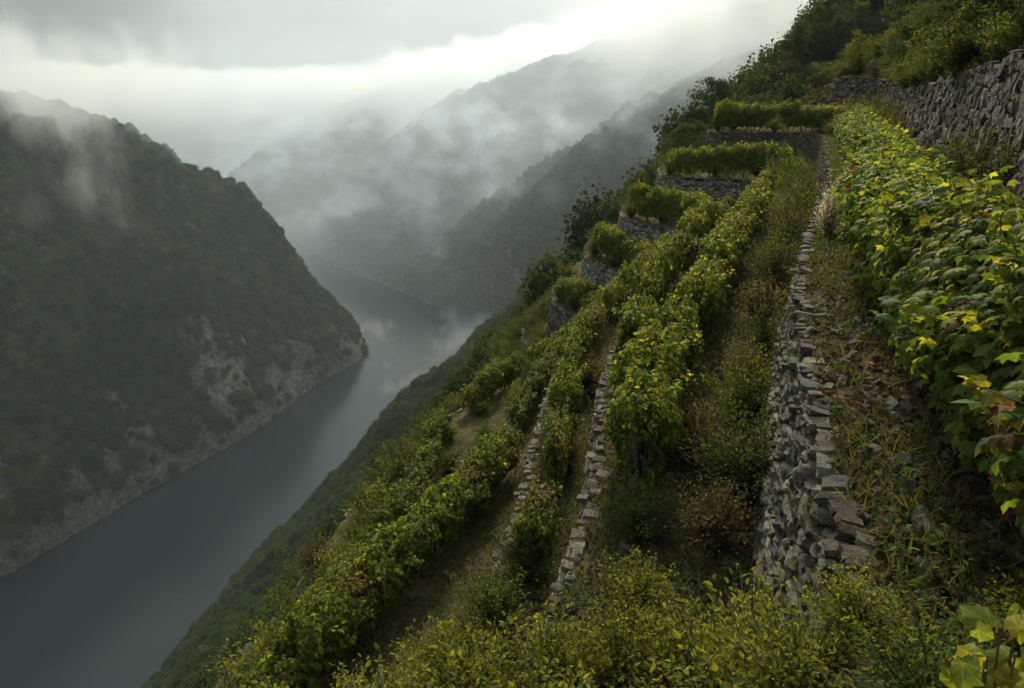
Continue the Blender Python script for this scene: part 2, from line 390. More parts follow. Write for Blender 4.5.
# terrace edges (plan + level)
def chaikin(P, n=2):
    P = np.asarray(P, float)
    for _ in range(n):
        Q = np.empty((2 * (len(P) - 1) + 2, P.shape[1])); Q[0] = P[0]; Q[-1] = P[-1]
        Q[1:-1:2] = P[:-1] * .75 + P[1:] * .25; Q[2:-1:2] = P[:-1] * .25 + P[1:] * .75
        P = Q
    return P
def resample(P, step):
    s = np.concatenate([[0], np.cumsum(np.hypot(*np.diff(P[:, :2], axis=0).T))])
    n = max(2, int(s[-1] / step) + 1); q = np.linspace(0, s[-1], n)
    return np.stack([np.interp(q, s, P[:, k]) for k in range(3)], 1)
def lev(P, z): return [(x, y, z) for x, y in P]
EDGE = {
 'U': [(1.5, -10, 1.2), (3.5, -4, 1.2), (5.2, 2, 1.2), (6.9, 7.3, 1.2), (9.6, 13, 1.1), (11.6, 17, 1.0), (14.2, 23, .8), (17.2, 30.5, .5), (20.2, 37.5, .35), (22.8, 43, .5), (24.8, 48, .9), (25.6, 53, 1.2), (24.8, 55.6, 1.3), (25.2, 57.6, 1.3), (28, 61, 1.2), (34, 66, 1.2)],
 '0': lev([(-2.6, -10), (-1.2, -6), (.2, -1.5), (1.1, .8), (1.83, 2.92), (2.3, 4.4), (2.95, 6.3), (3.74, 8.54), (5.3, 12.2), (8.0, 17.6), (10.5, 23), (13.3, 30), (17, 38.5), (19.6, 44), (20.8, 48.5), (19.8, 51.2), (17.4, 51.4), (15.2, 50.4), (14.2, 51.4), (14.8, 54), (18, 59), (24.5, 66)], -2.5),
 '1': lev([(-5.2, -8), (-3.2, -4), (-1.6, 0), (-.5, 3), (.3, 5.3), (1.03, 7.75), (1.3, 9), (1.62, 11.5), (2.56, 14.7), (4.1, 19.1), (6.3, 24), (9.6, 30.5), (13, 37), (15.4, 40.8), (15.9, 43), (14, 44.2), (12, 44.6), (10.5, 45), (9.9, 46.8), (10.6, 51), (12.8, 57), (19.5, 65)], -5),
 '2': lev([(-7, -6), (-5, -2), (-3, 2), (-1.6, 5.5), (-.6, 8.2), (.06, 10.9), (.38, 12.8), (.86, 16.3), (1.5, 19.2), (3.3, 24.3), (6.1, 30.5), (8.4, 34.5), (9.9, 37.3), (9.8, 40), (8.8, 41.8), (7.7, 42.8), (7.1, 44.8), (7.8, 49), (10, 55.5), (16.5, 64)], -7.5),
 '3': lev([(-11, -4), (-7.4, 0), (-5.9, 4), (-4.8, 8), (-3.8, 10.6), (-2.6, 13), (-1.13, 16), (-.07, 20.2), (1.1, 24.5), (3.5, 29.3), (5.8, 33.3), (7.1, 36.3), (6.8, 39.5), (6.2, 41.3), (5.4, 42.4), (4.8, 44.6), (5.4, 49), (7.6, 55), (13.5, 63)], -10),
 '4': lev([(-14.5, -4), (-10.4, 0), (-8.3, 5), (-6.7, 9), (-5.6, 11.7), (-4.6, 15.5), (-3.7, 19), (-3.5, 22), (-2.9, 25), (-1.6, 27.4), (.5, 30.7), (2.6, 33.4), (4.4, 35.4), (4.5, 38), (3.8, 39.6), (3, 40.6), (2.5, 43), (3.2, 47.5), (5.2, 53.5), (11, 62)], -12.5),
 '5': lev([(-17.5, -3), (-15.5, 1), (-10.6, 7), (-8.4, 13), (-7.0, 18), (-6.3, 22.5), (-5.2, 26), (-3.4, 29.5), (-1.2, 33.5), (.8, 36.5), (1.4, 39), (1.1, 40.6), (.6, 42.4), (.9, 46), (2.4, 52), (8.5, 61)], -15),
}
for k in EDGE: EDGE[k] = resample(chaikin(EDGE[k], 2), 0.25)
EDGE_PTS = np.concatenate([EDGE[k][::3] for k in EDGE])
def macro(X, Y):
    X = np.atleast_1d(np.asarray(X, float)); Y = np.atleast_1d(np.asarray(Y, float))
    sh = X.shape
    z = terrain_raw(X, Y)[0].ravel()
    x = X.ravel(); y = Y.ravel(); m = np.where(np.hypot(x - 5, y - 30) < 75)[0]
    for c in np.array_split(m, max(1, len(m) // 4000)):
        if not len(c): continue
        d2 = (x[c][:, None] - EDGE_PTS[None, :, 0]) ** 2 + (y[c][:, None] - EDGE_PTS[None, :, 1]) ** 2
        w = 1 / (d2 + 0.3) ** 2
        zi = (w * EDGE_PTS[None, :, 2]).sum(1) / w.sum(1) - 3.3
        dm = np.sqrt(d2.min(1)); b = sstep(1.5, 8, dm)
        z[c] = zi * (1 - b) + z[c] * b
    return z.reshape(sh)

# one sheet: polar grid about the viewpoint, fine where the gorge is seen
az = np.concatenate([np.linspace(-180, -48, 60, endpoint=False), np.linspace(-48, 46, 620, endpoint=False), np.linspace(46, 180, 60, endpoint=False)])
rad = np.concatenate([np.geomspace(1.5, 120, 110, endpoint=False), np.linspace(120, 1100, 330, endpoint=False), np.geomspace(1100, 4400, 130)])
A, RR = np.meshgrid(np.radians(az), rad)
X = RR * np.sin(A); Y = RR * np.cos(A)
Z, DL, DR, INR = terrain_raw(X, Y)
Zm = macro(X, Y); Z = Zm
near_bank = np.minimum(DL, DR)
rockn = fbm(X / 45, Y / 45, 4); rockn2 = fbm(X / 12 + 3, Y / 12, 3)
rockm = sstep(0.03, 0.16, rockn + 0.9 * rockn2 + 0.30 * (1 - near_bank / 62).clip(-1.1, 1) - 0.17)
rockm = np.maximum(rockm, (near_bank < 7) * 0.9) * (DL < DR) + (DR <= DL) * (near_bank < 8) * 0.7
Z = Z + np.where(INR, 0, rockm * (ridged(X / 14, Y / 14, 4) - 0.5) * 12 * (RR > 150))
nr, na = X.shape
idx = np.arange(nr * na).reshape(nr, na)
i2 = np.roll(idx, -1, axis=1)
F = np.stack([idx[:-1], i2[:-1], i2[1:], idx[1:]], -1).reshape(-1, 4)
V = np.stack([X, Y, Z], -1).reshape(-1, 3)
cc = np.concatenate([V, [[0, 0, float(macro(np.array([0.]), np.array([0.]))[0])]]])
fanF = np.stack([np.full(na, nr * na), i2[0], idx[0]], -1)
me = mesh_np('gorge_terrain', cc, [fanF, F], M_hill, np.concatenate([np.repeat(rockm.reshape(-1, 1), 3, 1), [[0, 0, 0]]]), True)
tag(obj('terrain', me), kind='structure')
wv = np.array([(-1500, -900, WATER_Z), (400, -900, WATER_Z), (400, 2300, WATER_Z), (-1500, 2300, WATER_Z)])
tag(obj('river_water', mesh_np('river_water', wv, np.array([[0, 1, 2, 3]]), M_water)), kind='structure')

# ------------------------------------------------------------------ terraces
def offset(P, d):
    """shift a polyline uphill (to the right of its heading) by d"""
    T = np.gradient(P[:, :2], axis=0); T /= np.hypot(T[:, 0], T[:, 1])[:, None]
    Q = P.copy(); Q[:, 0] += T[:, 1] * d; Q[:, 1] -= T[:, 0] * d
    return Q
def floor_z(x, y, k):
    E = EDGE[k]
    d2 = (np.asarray(x)[:, None] - E[None, ::2, 0]) ** 2 + (np.asarray(y)[:, None] - E[None, ::2, 1]) ** 2
    i = d2.argmin(1); d = np.sqrt(d2[np.arange(len(i)), i])
    slope = 0.55 if k == 'U' else 0.07
    return E[::2][i, 2] + 0.0 + slope * d * (1 if k != 'U' else np.clip(d / 2.5, 0, 1)) + (0.05 + 0.17 * np.clip(d / .6, 0, 1)) * fbm(np.asarray(x) / 1.3, np.asarray(y) / 1.3, 4)
order = ['U', '0', '1', '2', '3', '4', '5']
FLOOR = {}
for k in order:
    out_e = offset(EDGE[k], 0.05)[::2]
    if k == 'U': inn = offset(EDGE[k], 9.0)[::4]
    else: inn = offset(EDGE[order[order.index(k) - 1]], 0.12)[::2]
    poly = np.concatenate([out_e[:, :2], inn[::-1, :2]])
    lo = poly.min(0); hi = poly.max(0); st = 0.35
    gx, gy = np.meshgrid(np.arange(lo[0], hi[0], st), np.arange(lo[1], hi[1], st))
    gx = gx.ravel() + rng.uniform(-.1, .1, gx.size); gy = gy.ravel() + rng.uniform(-.1, .1, gy.size)
    keep = in_poly(gx, gy, poly); gx = gx[keep]; gy = gy[keep]
    n = len(poly)
    co = [Vector(p) for p in poly] + [Vector(p) for p in np.stack([gx, gy], 1)]
    r = delaunay_2d_cdt(co, [], [list(range(n))], 1, 1e-4)
    v2 = np.array([(p.x, p.y) for p in r[0]]); tri = np.array([f for f in r[2] if len(f) == 3])
    z = np.concatenate([floor_z(c[:, 0], c[:, 1], k) for c in np.array_split(v2, max(1, len(v2) // 2000))])
    o = obj('terrace_path' if k == '0' else 'terrace_ground', mesh_np('terrace_ground', np.column_stack([v2, z]), tri, M_earth, None, True))
    tag(o, kind='structure')
    FLOOR[k] = (v2, z, poly)

# dry stone walls
g3 = np.array([(x, y, z) for x in (-1, 0, 1) for y in (-1, 0, 1) for z in (-1, 0, 1) if (x, y, z) != (0, 0, 0)], float)
def _boxfaces():
    ix = {tuple(v): i for i, v in enumerate(g3.astype(int))}
    F = []
    for ax in range(3):
        for s in (-1, 1):
            a, b = [q for q in range(3) if q != ax]
            for i in (-1, 0):
                for j in (-1, 0):
                    q = []
                    for di, dj in ((0, 0), (1, 0), (1, 1), (0, 1)):
                        v = [0, 0, 0]; v[ax] = s; v[a] = i + di; v[b] = j + dj; q.append(ix[tuple(v)])
                    if (s > 0) == (ax == 1): q = q[::-1]
                    F.append(q)
    return np.array(F)
BF = _boxfaces()
BV = 0.8 * g3 + 0.2 * unit(g3) * 1.2
def stones(g, C, T, D, dims, cols, jit=0.085, tilt=0.06):
    """C centres, T along the wall, D out of the wall; dims (n,3) half-sizes along, out, up"""
    n = len(C)
    Z = np.tile([0, 0, 1.], (n, 1)) + tilt * rng.normal(size=(n, 3)); T = T + tilt * rng.normal(size=(n, 3))
    T = unit(T); Z = unit(Z - (Z * T).sum(1, keepdims=True) * T); D = np.cross(Z, T) * np.sign((np.cross(Z, T) * D).sum(1, keepdims=True))
    L = BV[None] + jit * rng.normal(size=(n, 26, 3)).clip(-1.6, 1.6)
    # random shear makes the outlines irregular
    sh = rng.normal(size=(n, 1, 2)) * 0.16
    L[:, :, 0:1] += sh[:, :, 0:1] * L[:, :, 2:3]; L[:, :, 2:3] += sh[:, :, 1:2] * 0.5 * L[:, :, 0:1]
    V = C[:, None] + L[:, :, 0:1] * (dims[:, 0, None, None] * T[:, None]) + L[:, :, 1:2] * (dims[:, 1, None, None] * D[:, None]) + L[:, :, 2:3] * (dims[:, 2, None, None] * Z[:, None])
    F = (BF[None] + (np.arange(n) * 26)[:, None, None]).reshape(-1, 4)
    g.add(V.reshape(-1, 3), F, np.repeat(cols[:, None], 26, 1).reshape(-1, 3))
STONE_COLS = [(.12, .112, .088), (.16, .15, .118), (.08, .076, .062), (.20, .19, .152), (.115, .10, .066)]
def stone_wall(label, k, y0=None, y1=None, rng_idx=None, H=2.7, sl=0.30, sh=0.15, batter=0.22, cap=True, cols=STONE_COLS, w=(4, 3, 3, 1, 2), bury=0.6):
    E = EDGE[k]
    if rng_idx: E = E[int(rng_idx[0] * len(E)):int(rng_idx[1] * len(E))]
    s = np.concatenate([[0], np.cumsum(np.hypot(*np.diff(E[:, :2], axis=0).T))]); Ltot = s[-1]
    T2 = np.gradient(E[:, :2], axis=0); T2 /= np.hypot(T2[:, 0], T2[:, 1])[:, None]
    def at(q):
        p = np.stack([np.interp(q, s, E[:, i]) for i in range(3)], 1)
        t = np.stack([np.interp(q, s, T2[:, 0]), np.interp(q, s, T2[:, 1]), np.zeros(len(q))], 1); t = unit(t)
        return p, t, np.stack([-t[:, 1], t[:, 0], np.zeros(len(q))], 1)
    g = Geo()
    zc = -H - bury
    while zc < -0.05:
        h = sh * rng.uniform(0.75, 1.35)
        q = []; x = rng.uniform(0, sl)
        while x < Ltot:
            l = sl * rng.uniform(0.45, 1.6); q.append((x + l / 2, l)); x += l
        q = np.array(q); p, t, d = at(q[:, 0]); n = len(q)
        wob = 0.35 * sh * np.sin(q[:, 0] * 1.7 + zc * 3) + 0.4 * sh * rng.normal(size=n)
        frac = np.clip(-(zc + h / 2), 0, 9)
        C = p + d * (batter * frac / 2.5 - 0.09 + 0.02 * rng.normal(size=n) + 0.12 * fbm(q[:, 0] * .5, np.full(n, zc), 3))[:, None]
        C[:, 2] = p[:, 2] + zc + h / 2 + wob
        hh = h * rng.uniform(0.42, 0.72, n)
        keep = C[:, 2] + hh < p[:, 2] - 0.015 + 0.025 * rng.normal(size=n)
        dims = np.stack([q[:, 1] * 0.53, np.full(n, 0.13) * rng.uniform(.8, 1.25, n), hh], 1)
        cl = pick(n, cols, w, 0.22)
        stones(g, C[keep], t[keep], d[keep], dims[keep], cl[keep])
        zc += h
    root = obj('dry_stone_wall', g.mesh('dry_stone_wall', M_stone))
    tag(root, label, 'stone wall')
    # earth packed behind the stones
    q = np.linspace(0, Ltot, max(3, int(Ltot / 0.5))); p, t, d = at(q)
    top = p - d * 0.22; top[:, 2] -= 0.06
    bot = p + d * (batter * (H + bury) / 2.5 - 0.24); bot[:, 2] -= H + bury
    n = len(q); i = np.arange(n - 1)
    FF = np.stack([i, i + 1, i + 1 + n, i + n], -1)
    obj('earth_fill', mesh_np('earth_fill', np.concatenate([top, bot]), FF, M_fill, np.tile((.045, .038, .03), (2 * n, 1))), root)
    if cap:
        g = Geo(); q = []; x = 0
        while x < Ltot:
            l = sl * rng.uniform(0.45, 1.0)
            if rng.random() > 0.06: q.append((x + l / 2, l))
            x += l
        q = np.array(q); p, t, d = at(q[:, 0]); n = len(q)
        C = p + d * (-0.02 + 0.04 * rng.normal(size=n))[:, None]; C[:, 2] += 0.0 + 0.025 * rng.normal(size=n)
        dims = np.stack([q[:, 1] * .5, rng.uniform(.055, .10, n), rng.uniform(.02, .042, n)], 1)
        stones(g, C, t, d, dims, pick(n, [(.12, .105, .08), (.16, .14, .11), (.085, .07, .05)], (3, 2, 3)), 0.12, 0.14)
        obj('coping', g.mesh('coping', M_stone), root)
    return root
stone_wall('tall dry stone wall with rounded edge stones along the narrow path in front', '0', H=2.7, sl=0.16, sh=0.072)
stone_wall('rough high stone wall above the vine row with trees growing on top', 'U', H=3.9, sl=0.36, sh=0.17, cap=False, cols=[(.10, .088, .066), (.145, .128, .098), (.066, .058, .046)], w=(3, 2.4, 2.4))
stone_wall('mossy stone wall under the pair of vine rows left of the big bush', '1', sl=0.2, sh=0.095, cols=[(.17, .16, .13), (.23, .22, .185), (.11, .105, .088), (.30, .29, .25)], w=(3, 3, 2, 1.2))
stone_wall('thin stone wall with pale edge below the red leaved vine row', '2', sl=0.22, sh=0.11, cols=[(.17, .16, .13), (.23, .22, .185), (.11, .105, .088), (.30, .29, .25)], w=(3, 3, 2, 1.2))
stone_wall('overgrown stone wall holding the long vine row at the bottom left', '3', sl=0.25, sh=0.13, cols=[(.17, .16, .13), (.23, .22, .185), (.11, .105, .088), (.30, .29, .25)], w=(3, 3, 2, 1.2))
stone_wall('dark ragged stone wall at the outer edge above the wooded slope', '4', sl=0.34, sh=0.18, cols=[(.09, .085, .08), (.13, .12, .11), (.06, .06, .058)], w=(3, 2, 2))
stone_wall('lowest half buried stone wall on the far spur above the misty river', '5', sl=0.34, sh=0.18, cap=False)

# ------------------------------------------------------------------ grapevines
G_GREEN = (.060, .096, .018); G_YEL = (.195, .205, .028); G_PALE = (.122, .155, .025); G_GOLD = (.20, .19, .03); G_RED = (.095, .020, .012); G_RUST = (.105, .058, .024)
def vine_mesh(v, nl=2200, red=0.012):
    h = 1.0
    g = Geo()
    lean = rng.normal() * .06
    z = np.linspace(-0.15, .62, 7)
    pts = np.stack([lean * z + .03 * np.sin(z * 9 + v), .03 * np.cos(z * 7 + v), z], 1)
    tube(g, pts, np.linspace(.05, .034, 7), 7, (.065, .05, .038))
    for s in (-1, 1):
        a = np.linspace(0, 1, 5)
        tube(g, np.stack([lean * .62 + s * a * .5, .03 * np.sin(a * 5), .6 + .12 * a], 1), np.linspace(.03, .014, 5), 6, (.075, .055, .04))
    shoots = []
    for i in range(16):
        x0 = rng.uniform(-.5, .5); y0 = rng.normal() * .05; a = np.linspace(0, 1, 6)
        hh = rng.uniform(.8, 1.25); dy = rng.normal() * .28; dx = rng.normal() * .14
        p = np.stack([x0 + dx * a, y0 + dy * a ** 1.5, .66 + hh * a - .35 * abs(dy) * a ** 3], 1)
        shoots.append(p); tube(g, p, np.linspace(.008, .003, 6), 4, (.12, .085, .04))
    trunk = g.mesh('vine_trunk', M_bark, True)
    g = Geo()
    n1 = int(nl * .72)
    z = .30 + 1.34 * rng.beta(1.5, 1.2, n1)
    x = rng.uniform(-.62, .62, n1)
    side = rng.choice([-1, 1], n1)
    wz = np.interp(z, [.3, .8, 1.2, 1.5, 1.7], [.15, .34, .38, .31, .14]) * (1 + 1.3 * fbm(x * 2.3 + v * 9, z * 2.3, 3))
    y = side * wz * (1 - .75 * rng.random(n1) ** 2.2)
    P = np.stack([x, y, z + .34 * fbm(x * 2.6 + v * 5, x * 0 + 1, 2)], 1)
    N = np.stack([.35 * rng.normal(size=n1), side * 1.0, .55 + 1.1 * np.clip(z - 1.25, 0, 1)], 1) + .42 * rng.normal(size=(n1, 3))
    T = np.stack([.45 * rng.normal(size=n1), side * .35, -np.ones(n1)], 1) + .3 * rng.normal(size=(n1, 3))
    n2 = nl - n1
    sp = [shoots[i] for i in rng.integers(0, len(shoots), n2)]
    a = rng.uniform(.35, 1.0, n2)
    P2 = np.array([[np.interp(q, np.linspace(0, 1, 6), p[:, k]) for k in range(3)] for p, q in zip(sp, a)]) + .05 * rng.normal(size=(n2, 3))
    N2 = rdir(n2) * .7 + np.array([0, 0, .8]); T2 = rdir(n2) + np.array([0, 0, -.5])
    P = np.concatenate([P, P2]); N = np.concatenate([N, N2]); T = np.concatenate([T, T2])
    topness = np.clip((P[:, 2] - .9) / .8, 0, 1)
    c = pick(nl, [G_GREEN, G_PALE, G_YEL], (5, 3.8, .6))
    young = rng.random(nl) < .42 * topness ** 1.5            # tops yellower: young leaves, and the sunlit look put into the colour
    c[young] = pick(young.sum(), [G_YEL, G_PALE], (1.6, 1.6))
    rp = red * (1 + 5 * (fbm(P[:, 0] * 2 + v * 3, P[:, 2] * 2.5, 2) > .13))
    rd = rng.random(nl) < rp
    c[rd] = pick(rd.sum(), [G_RED, G_RUST, G_GOLD], (2, 2, 1.6))
    size = rng.uniform(.06, .13, nl) * (1 - .25 * topness)
    leaves(g, P, N, T, size, c, GRAPE)
    return trunk, g.mesh('vine_foliage', M_leaf, True)
VINES = [vine_mesh(v) for v in range(6)]
VINES_RED = [vine_mesh(v + 10, 1600, .06) for v in range(3)]
ORD = 'first second third fourth fifth sixth seventh eighth ninth tenth eleventh twelfth thirteenth fourteenth fifteenth sixteenth seventeenth eighteenth nineteenth twentieth'.split()
ORD += ['twenty-' + o for o in ORD[:9]] + ['thirtieth'] + ['thirty-' + o for o in ORD[:9]] + ['fortieth'] + ['forty-' + o for o in ORD[:9]]
def nearest_i(P, xy): return int(np.hypot(P[:, 0] - xy[0], P[:, 1] - xy[1]).argmin())
def vine_row(k, off, a, b, group, label, spacing=1.0, hs=(.92, 1.08), reds=0.1, wid=1.0, skip=0.0, redset=()):
    P = resample(offset(EDGE[k], off), 0.2) if not isinstance(off, list) else resample(chaikin([(x, y, 0) for x, y in off]), 0.2)
    i0, i1 = nearest_i(P, a), nearest_i(P, b)
    Q = resample(P[min(i0, i1):max(i0, i1) + 1], spacing)
    if i0 > i1: Q = Q[::-1]
    z = floor_z(Q[:, 0], Q[:, 1], k)
    T = np.gradient(Q[:, :2], axis=0)
    n = 0
    for i in range(len(Q)):
        if rng.random() < skip: continue
        s = rng.uniform(*hs)
        e = empty('grape_vine', (Q[i, 0] + rng.normal() * .04, Q[i, 1] + rng.normal() * .04, z[i] - .02), math.atan2(T[i, 1], T[i, 0]) + (math.pi if rng.random() < .5 else 0) + rng.normal() * .08, (spacing * 1.04, wid * rng.uniform(.9, 1.15), s))
        tag(e, label % ORD[n], 'grapevine', group); n += 1
        tm, fm = (VINES_RED[rng.integers(3)] if rng.random() < reds or n in redset else VINES[rng.integers(6)])
        obj('trunk', tm, e); obj('foliage', fm, e)
    return Q
vine_row('0', 1.02, (2.5, 2.2), (18.2, 38), 'vines of the tall row beside the path', 'tall leafy grapevine, %s from the near end of the row beside the path', 0.95, (.9, 1.02), .03, 1.2, 0, (1, 2))
vine_row('0', 0.8, (14.4, 50), (20.5, 49), 'vines of the highest row on the far spur', 'grapevine on the far spur, %s from the outer end of its highest row', 0.95, (1.0, 1.35), .1, 1.15, .02)
vine_row('0', 1.9, (18.5, 41), (22.0, 51), 'vines of the highest row on the far spur', 'grapevine in the hollow, %s back from the end of the path row', 1.1, (.95, 1.15), .1)
vine_row('1', [(1.7, 8.2), (2.15, 9.5), (2.6, 10.6)], (1.7, 8.2), (2.6, 10.6), 'vines of the inner row on the second terrace', 'bushy grapevine, %s from the near end of the row above pale edge stones', 0.9, (.9, 1.05), .05)
vine_row('1', [(2.95, 11.4), (4.4, 15), (6.5, 20), (9.1, 26), (11.5, 31.5)], (2.95, 11.4), (11.5, 31.5), 'vines of the inner row on the second terrace', 'grapevine on the second terrace, %s along the inner row beside the dry grass', 1.05, (.82, 1.02), .15, .85, .06)
vine_row('1', 0.45, (2.4, 12.0), (9.0, 28.0), 'vines of the outer row on the second terrace', 'grapevine on the second terrace, %s along the outer row at the wall edge', 1.2, (.65, .95), .12, .62, .2)
vine_row('1', 0.75, (9.8, 45.6), (15.9, 43), 'vines of the second row on the far spur', 'grapevine on the far spur, %s from the outer end of its second row', 0.95, (1.0, 1.35), .12, 1.15, .02)
vine_row('2', 0.62, (0.4, 10.0), (9.5, 35.5), 'vines of the red leaved row on the third terrace', 'red tinged grapevine, %s from the near end of the row on the third terrace', 1.15, (.7, 1.0), .65, .66, .18)
vine_row('2', 0.75, (7.0, 43.7), (10.5, 38), 'vines of the third row on the far spur', 'grapevine on the far spur, %s from the outer end of its third row', 0.95, (1.0, 1.35), .15, 1.15, .02)
vine_row('3', 0.75, (-6.4, 8.0), (-.95, 16.6), 'vines of the long row at the bottom left', 'yellow green grapevine, %s from the near end of the long bottom left row', 1.0, (.8, 1.12), .2, 1.1, .05)
vine_row('3', 0.55, (-.5, 18.4), (5.5, 32.0), 'scattered vines beyond the long bottom left row', 'small grapevine, %s in the gappy line beyond the long bottom left row', 1.4, (.6, .95), .2, .7, .25)
vine_row('3', 0.75, (4.4, 43.7), (7.4, 36.5), 'vines of the fourth row on the far spur', 'grapevine on the far spur, %s from the outer end of its fourth row', 0.95, (.9, 1.35), .2, 1.15, .02)
vine_row('4', 0.7, (-6.8, 12.6), (3.6, 34.0), 'vines of the lowest row at the outer wall', 'grapevine at the outer dark wall, %s from the near end of the lowest row', 1.3, (.65, 1.0), .15, .8, .22)
vine_row('4', 0.75, (2.1, 41.7), (4.9, 37), 'vines of the fifth row on the far spur', 'grapevine on the far spur, %s from the outer end of its fifth row', 0.95, (.85, 1.3), .2, 1.15, .02)

g = Geo(); a = np.linspace(0, 1, 6)
tube(g, np.stack([.02 * a, .015 * np.sin(a * 4), -.3 + 1.75 * a], 1), np.linspace(.055, .042, 6), 9, (.16, .15, .13))
o = obj('wooden_stake', g.mesh('wooden_stake', M_bark, True)); o.location = (1.62, 7.9, float(floor_z(np.array([1.62]), np.array([7.9]), '1')[0])); o.rotation_euler = (.04, -.05, 0)
tag(o, 'weathered grey wooden stake at the near end of the second terrace vines', 'stake')

# ------------------------------------------------------------------ shrubs
def shrub_mesh(v, nst, per, hgt, spread, lsize, cols, w, tmpl=OVAL, upright=0.6, mat=None):
    g = Geo(); gs = Geo(); PP = []; NN = []; TT = []
    for i in range(nst):
        th = rng.uniform(0, 2 * np.pi); r0 = .12 * spread * rng.random()
        out = spread * rng.random() ** .6; hh = hgt * rng.uniform(.55, 1.1) * (1 - .45 * (out / spread) ** 2)
        a = np.linspace(0, 1, 6)
        bend = rng.normal(size=2) * .15 * spread
        p = np.stack([np.cos(th) * (r0 + (out - r0) * a ** (1 + upright)) + bend[0] * a * a, np.sin(th) * (r0 + (out - r0) * a ** (1 + upright)) + bend[1] * a * a, hh * (a ** .85) - .05], 1)
        tube(gs, p, np.linspace(.012, .003, 6) * (hgt ** .5), 4, (.085, .065, .045))
        q = rng.random(per) ** .6
        b = np.stack([np.interp(q, a, p[:, k]) for k in range(3)], 1)
        rr = rdir(per) * (hgt * .11) * (rng.random((per, 1)) ** .5)
        PP.append(b + rr)
        d = unit(p[-1] - p[-2])
        NN.append(rdir(per) * .8 + np.array([0, 0, .7])); TT.append(rdir(per) * .7 + d * .9)
    P = np.concatenate(PP); n = len(P)
    leaves(g, P, np.concatenate(NN), np.concatenate(TT), lsize * rng.uniform(.6, 1.25, n), pick(n, cols, w, .22), tmpl)
    return gs.mesh('shrub_stems', M_bark, True), g.mesh('shrub_foliage', mat or M_shrub)
SH_GREEN = [shrub_mesh(v, 70, 52, 1.1, .75, .058, [(.11, .135, .022), (.175, .19, .03), (.07, .09, .02)], (3, 3.4, 1.5)) for v in range(4)]
SH_DARK = [shrub_mesh(v, 80, 60, 1.2, .8, .05, [(.035, .055, .016), (.055, .075, .02), (.075, .07, .025)], (4, 3, 1)) for v in range(3)]
SH_DRY = [shrub_mesh(v, 110, 34, 1.15, .7, .055, [(.10, .075, .035), (.06, .065, .025), (.15, .11, .055)], (3, 3, 1), QUAD, .9) for v in range(3)]
SH_MID = [shrub_mesh(v, 70, 60, 1.2, .85, .06, [(.05, .08, .018), (.09, .12, .022), (.12, .1, .03)], (4, 2, 1)) for v in range(3)]
SH_PALE = [shrub_mesh(v, 120, 30, 1.0, .32, .03, [(.38, .38, .35), (.30, .30, .27)], (3, 2), QUAD, .6) for v in range(1)]
def put(kind, name, x, y, z, s, label, cat, group=None, sz=None):
    sm, fm = kind[rng.integers(len(kind))]
    e = empty(name, (x, y, z), rng.uniform(0, 6.28), (s, s, sz or s))
    tag(e, label, cat, group); obj('stems', sm, e); obj('foliage', fm, e)
    return e
def mz(x, y): return float(macro(np.array([x]), np.array([y]))[0])
def fz(k, x, y): return float(floor_z(np.array([x]), np.array([y]), k)[0])
def shrub(kind, k, x, y, s, label, group=None, name='shrub', sz=None):
    return put(kind, name, x, y, fz(k, x, y), s, label, 'shrub', group, sz)

# the big shrubs on the second terrace against the foot of the tall wall
NB = 'wild shrubs on the second terrace'
for kind, x, y, s, label in [
    (SH_DARK, 1.55, 6.9, .7, 'dark tufted shrub on the second terrace just before the first vine'),
    (SH_DRY, 2.3, 6.6, .75, 'dry brown brush at the foot of the tall wall, nearest the camera'),
    (SH_DARK, 2.95, 7.5, 1.05, 'dark green shrub pressed against the foot of the tall wall'),
    (SH_DRY, 2.6, 8.6, .8, 'straw coloured dry bush beside the first vines of the second terrace'),
    (SH_MID, 3.6, 9.6, 1.0, 'olive shrub in the shade of the tall wall beside dry stalks'),
    (SH_DRY, 4.1, 11.0, .8, 'wispy dry bush between the inner vine row and the tall wall'),
    (SH_DARK, 4.9, 12.3, 1.0, 'broad dark bush halfway along the foot of the tall wall'),
    (SH_DRY, 5.5, 14.4, 1.0, 'large brownish brush clump rising beside the middle of the inner row'),
    (SH_DARK, 6.5, 16.2, 1.35, 'big dark shrub reaching up to the top of the tall wall'),
    (SH_MID, 7.2, 18.2, 1.2, 'rounded olive bush beyond the dark shrub by the tall wall'),
    (SH_DARK, 8.3, 20.2, 1.5, 'very dark dense bush where the tall wall fades out of sight'),
    (SH_DRY, 9.2, 22.6, 1.3, 'grey brown scrub beyond the end of the tall wall'),
    (SH_MID, 10.4, 25.0, 1.5, 'tall olive shrub filling the terrace behind the wall end'),
    (SH_DARK, 11.9, 28.2, 1.5, 'dark shrub deep in the hollow beside the last inner row vines'),
    (SH_DRY, 13.0, 31.2, 1.5, 'brownish scrub bush at the back of the hollow'),
    (SH_MID, 14.0, 34.4, 1.5, 'green bush at the back of the hollow under the far wall'),
    (SH_DARK, 15.3, 37.2, 1.6, 'dark bush at the very back of the hollow'),
    (SH_MID, 15.4, 39.8, 1.7, 'olive bush where the second far wall meets the hollow')]:
    shrub(kind, '1', x, y, s, label, NB)
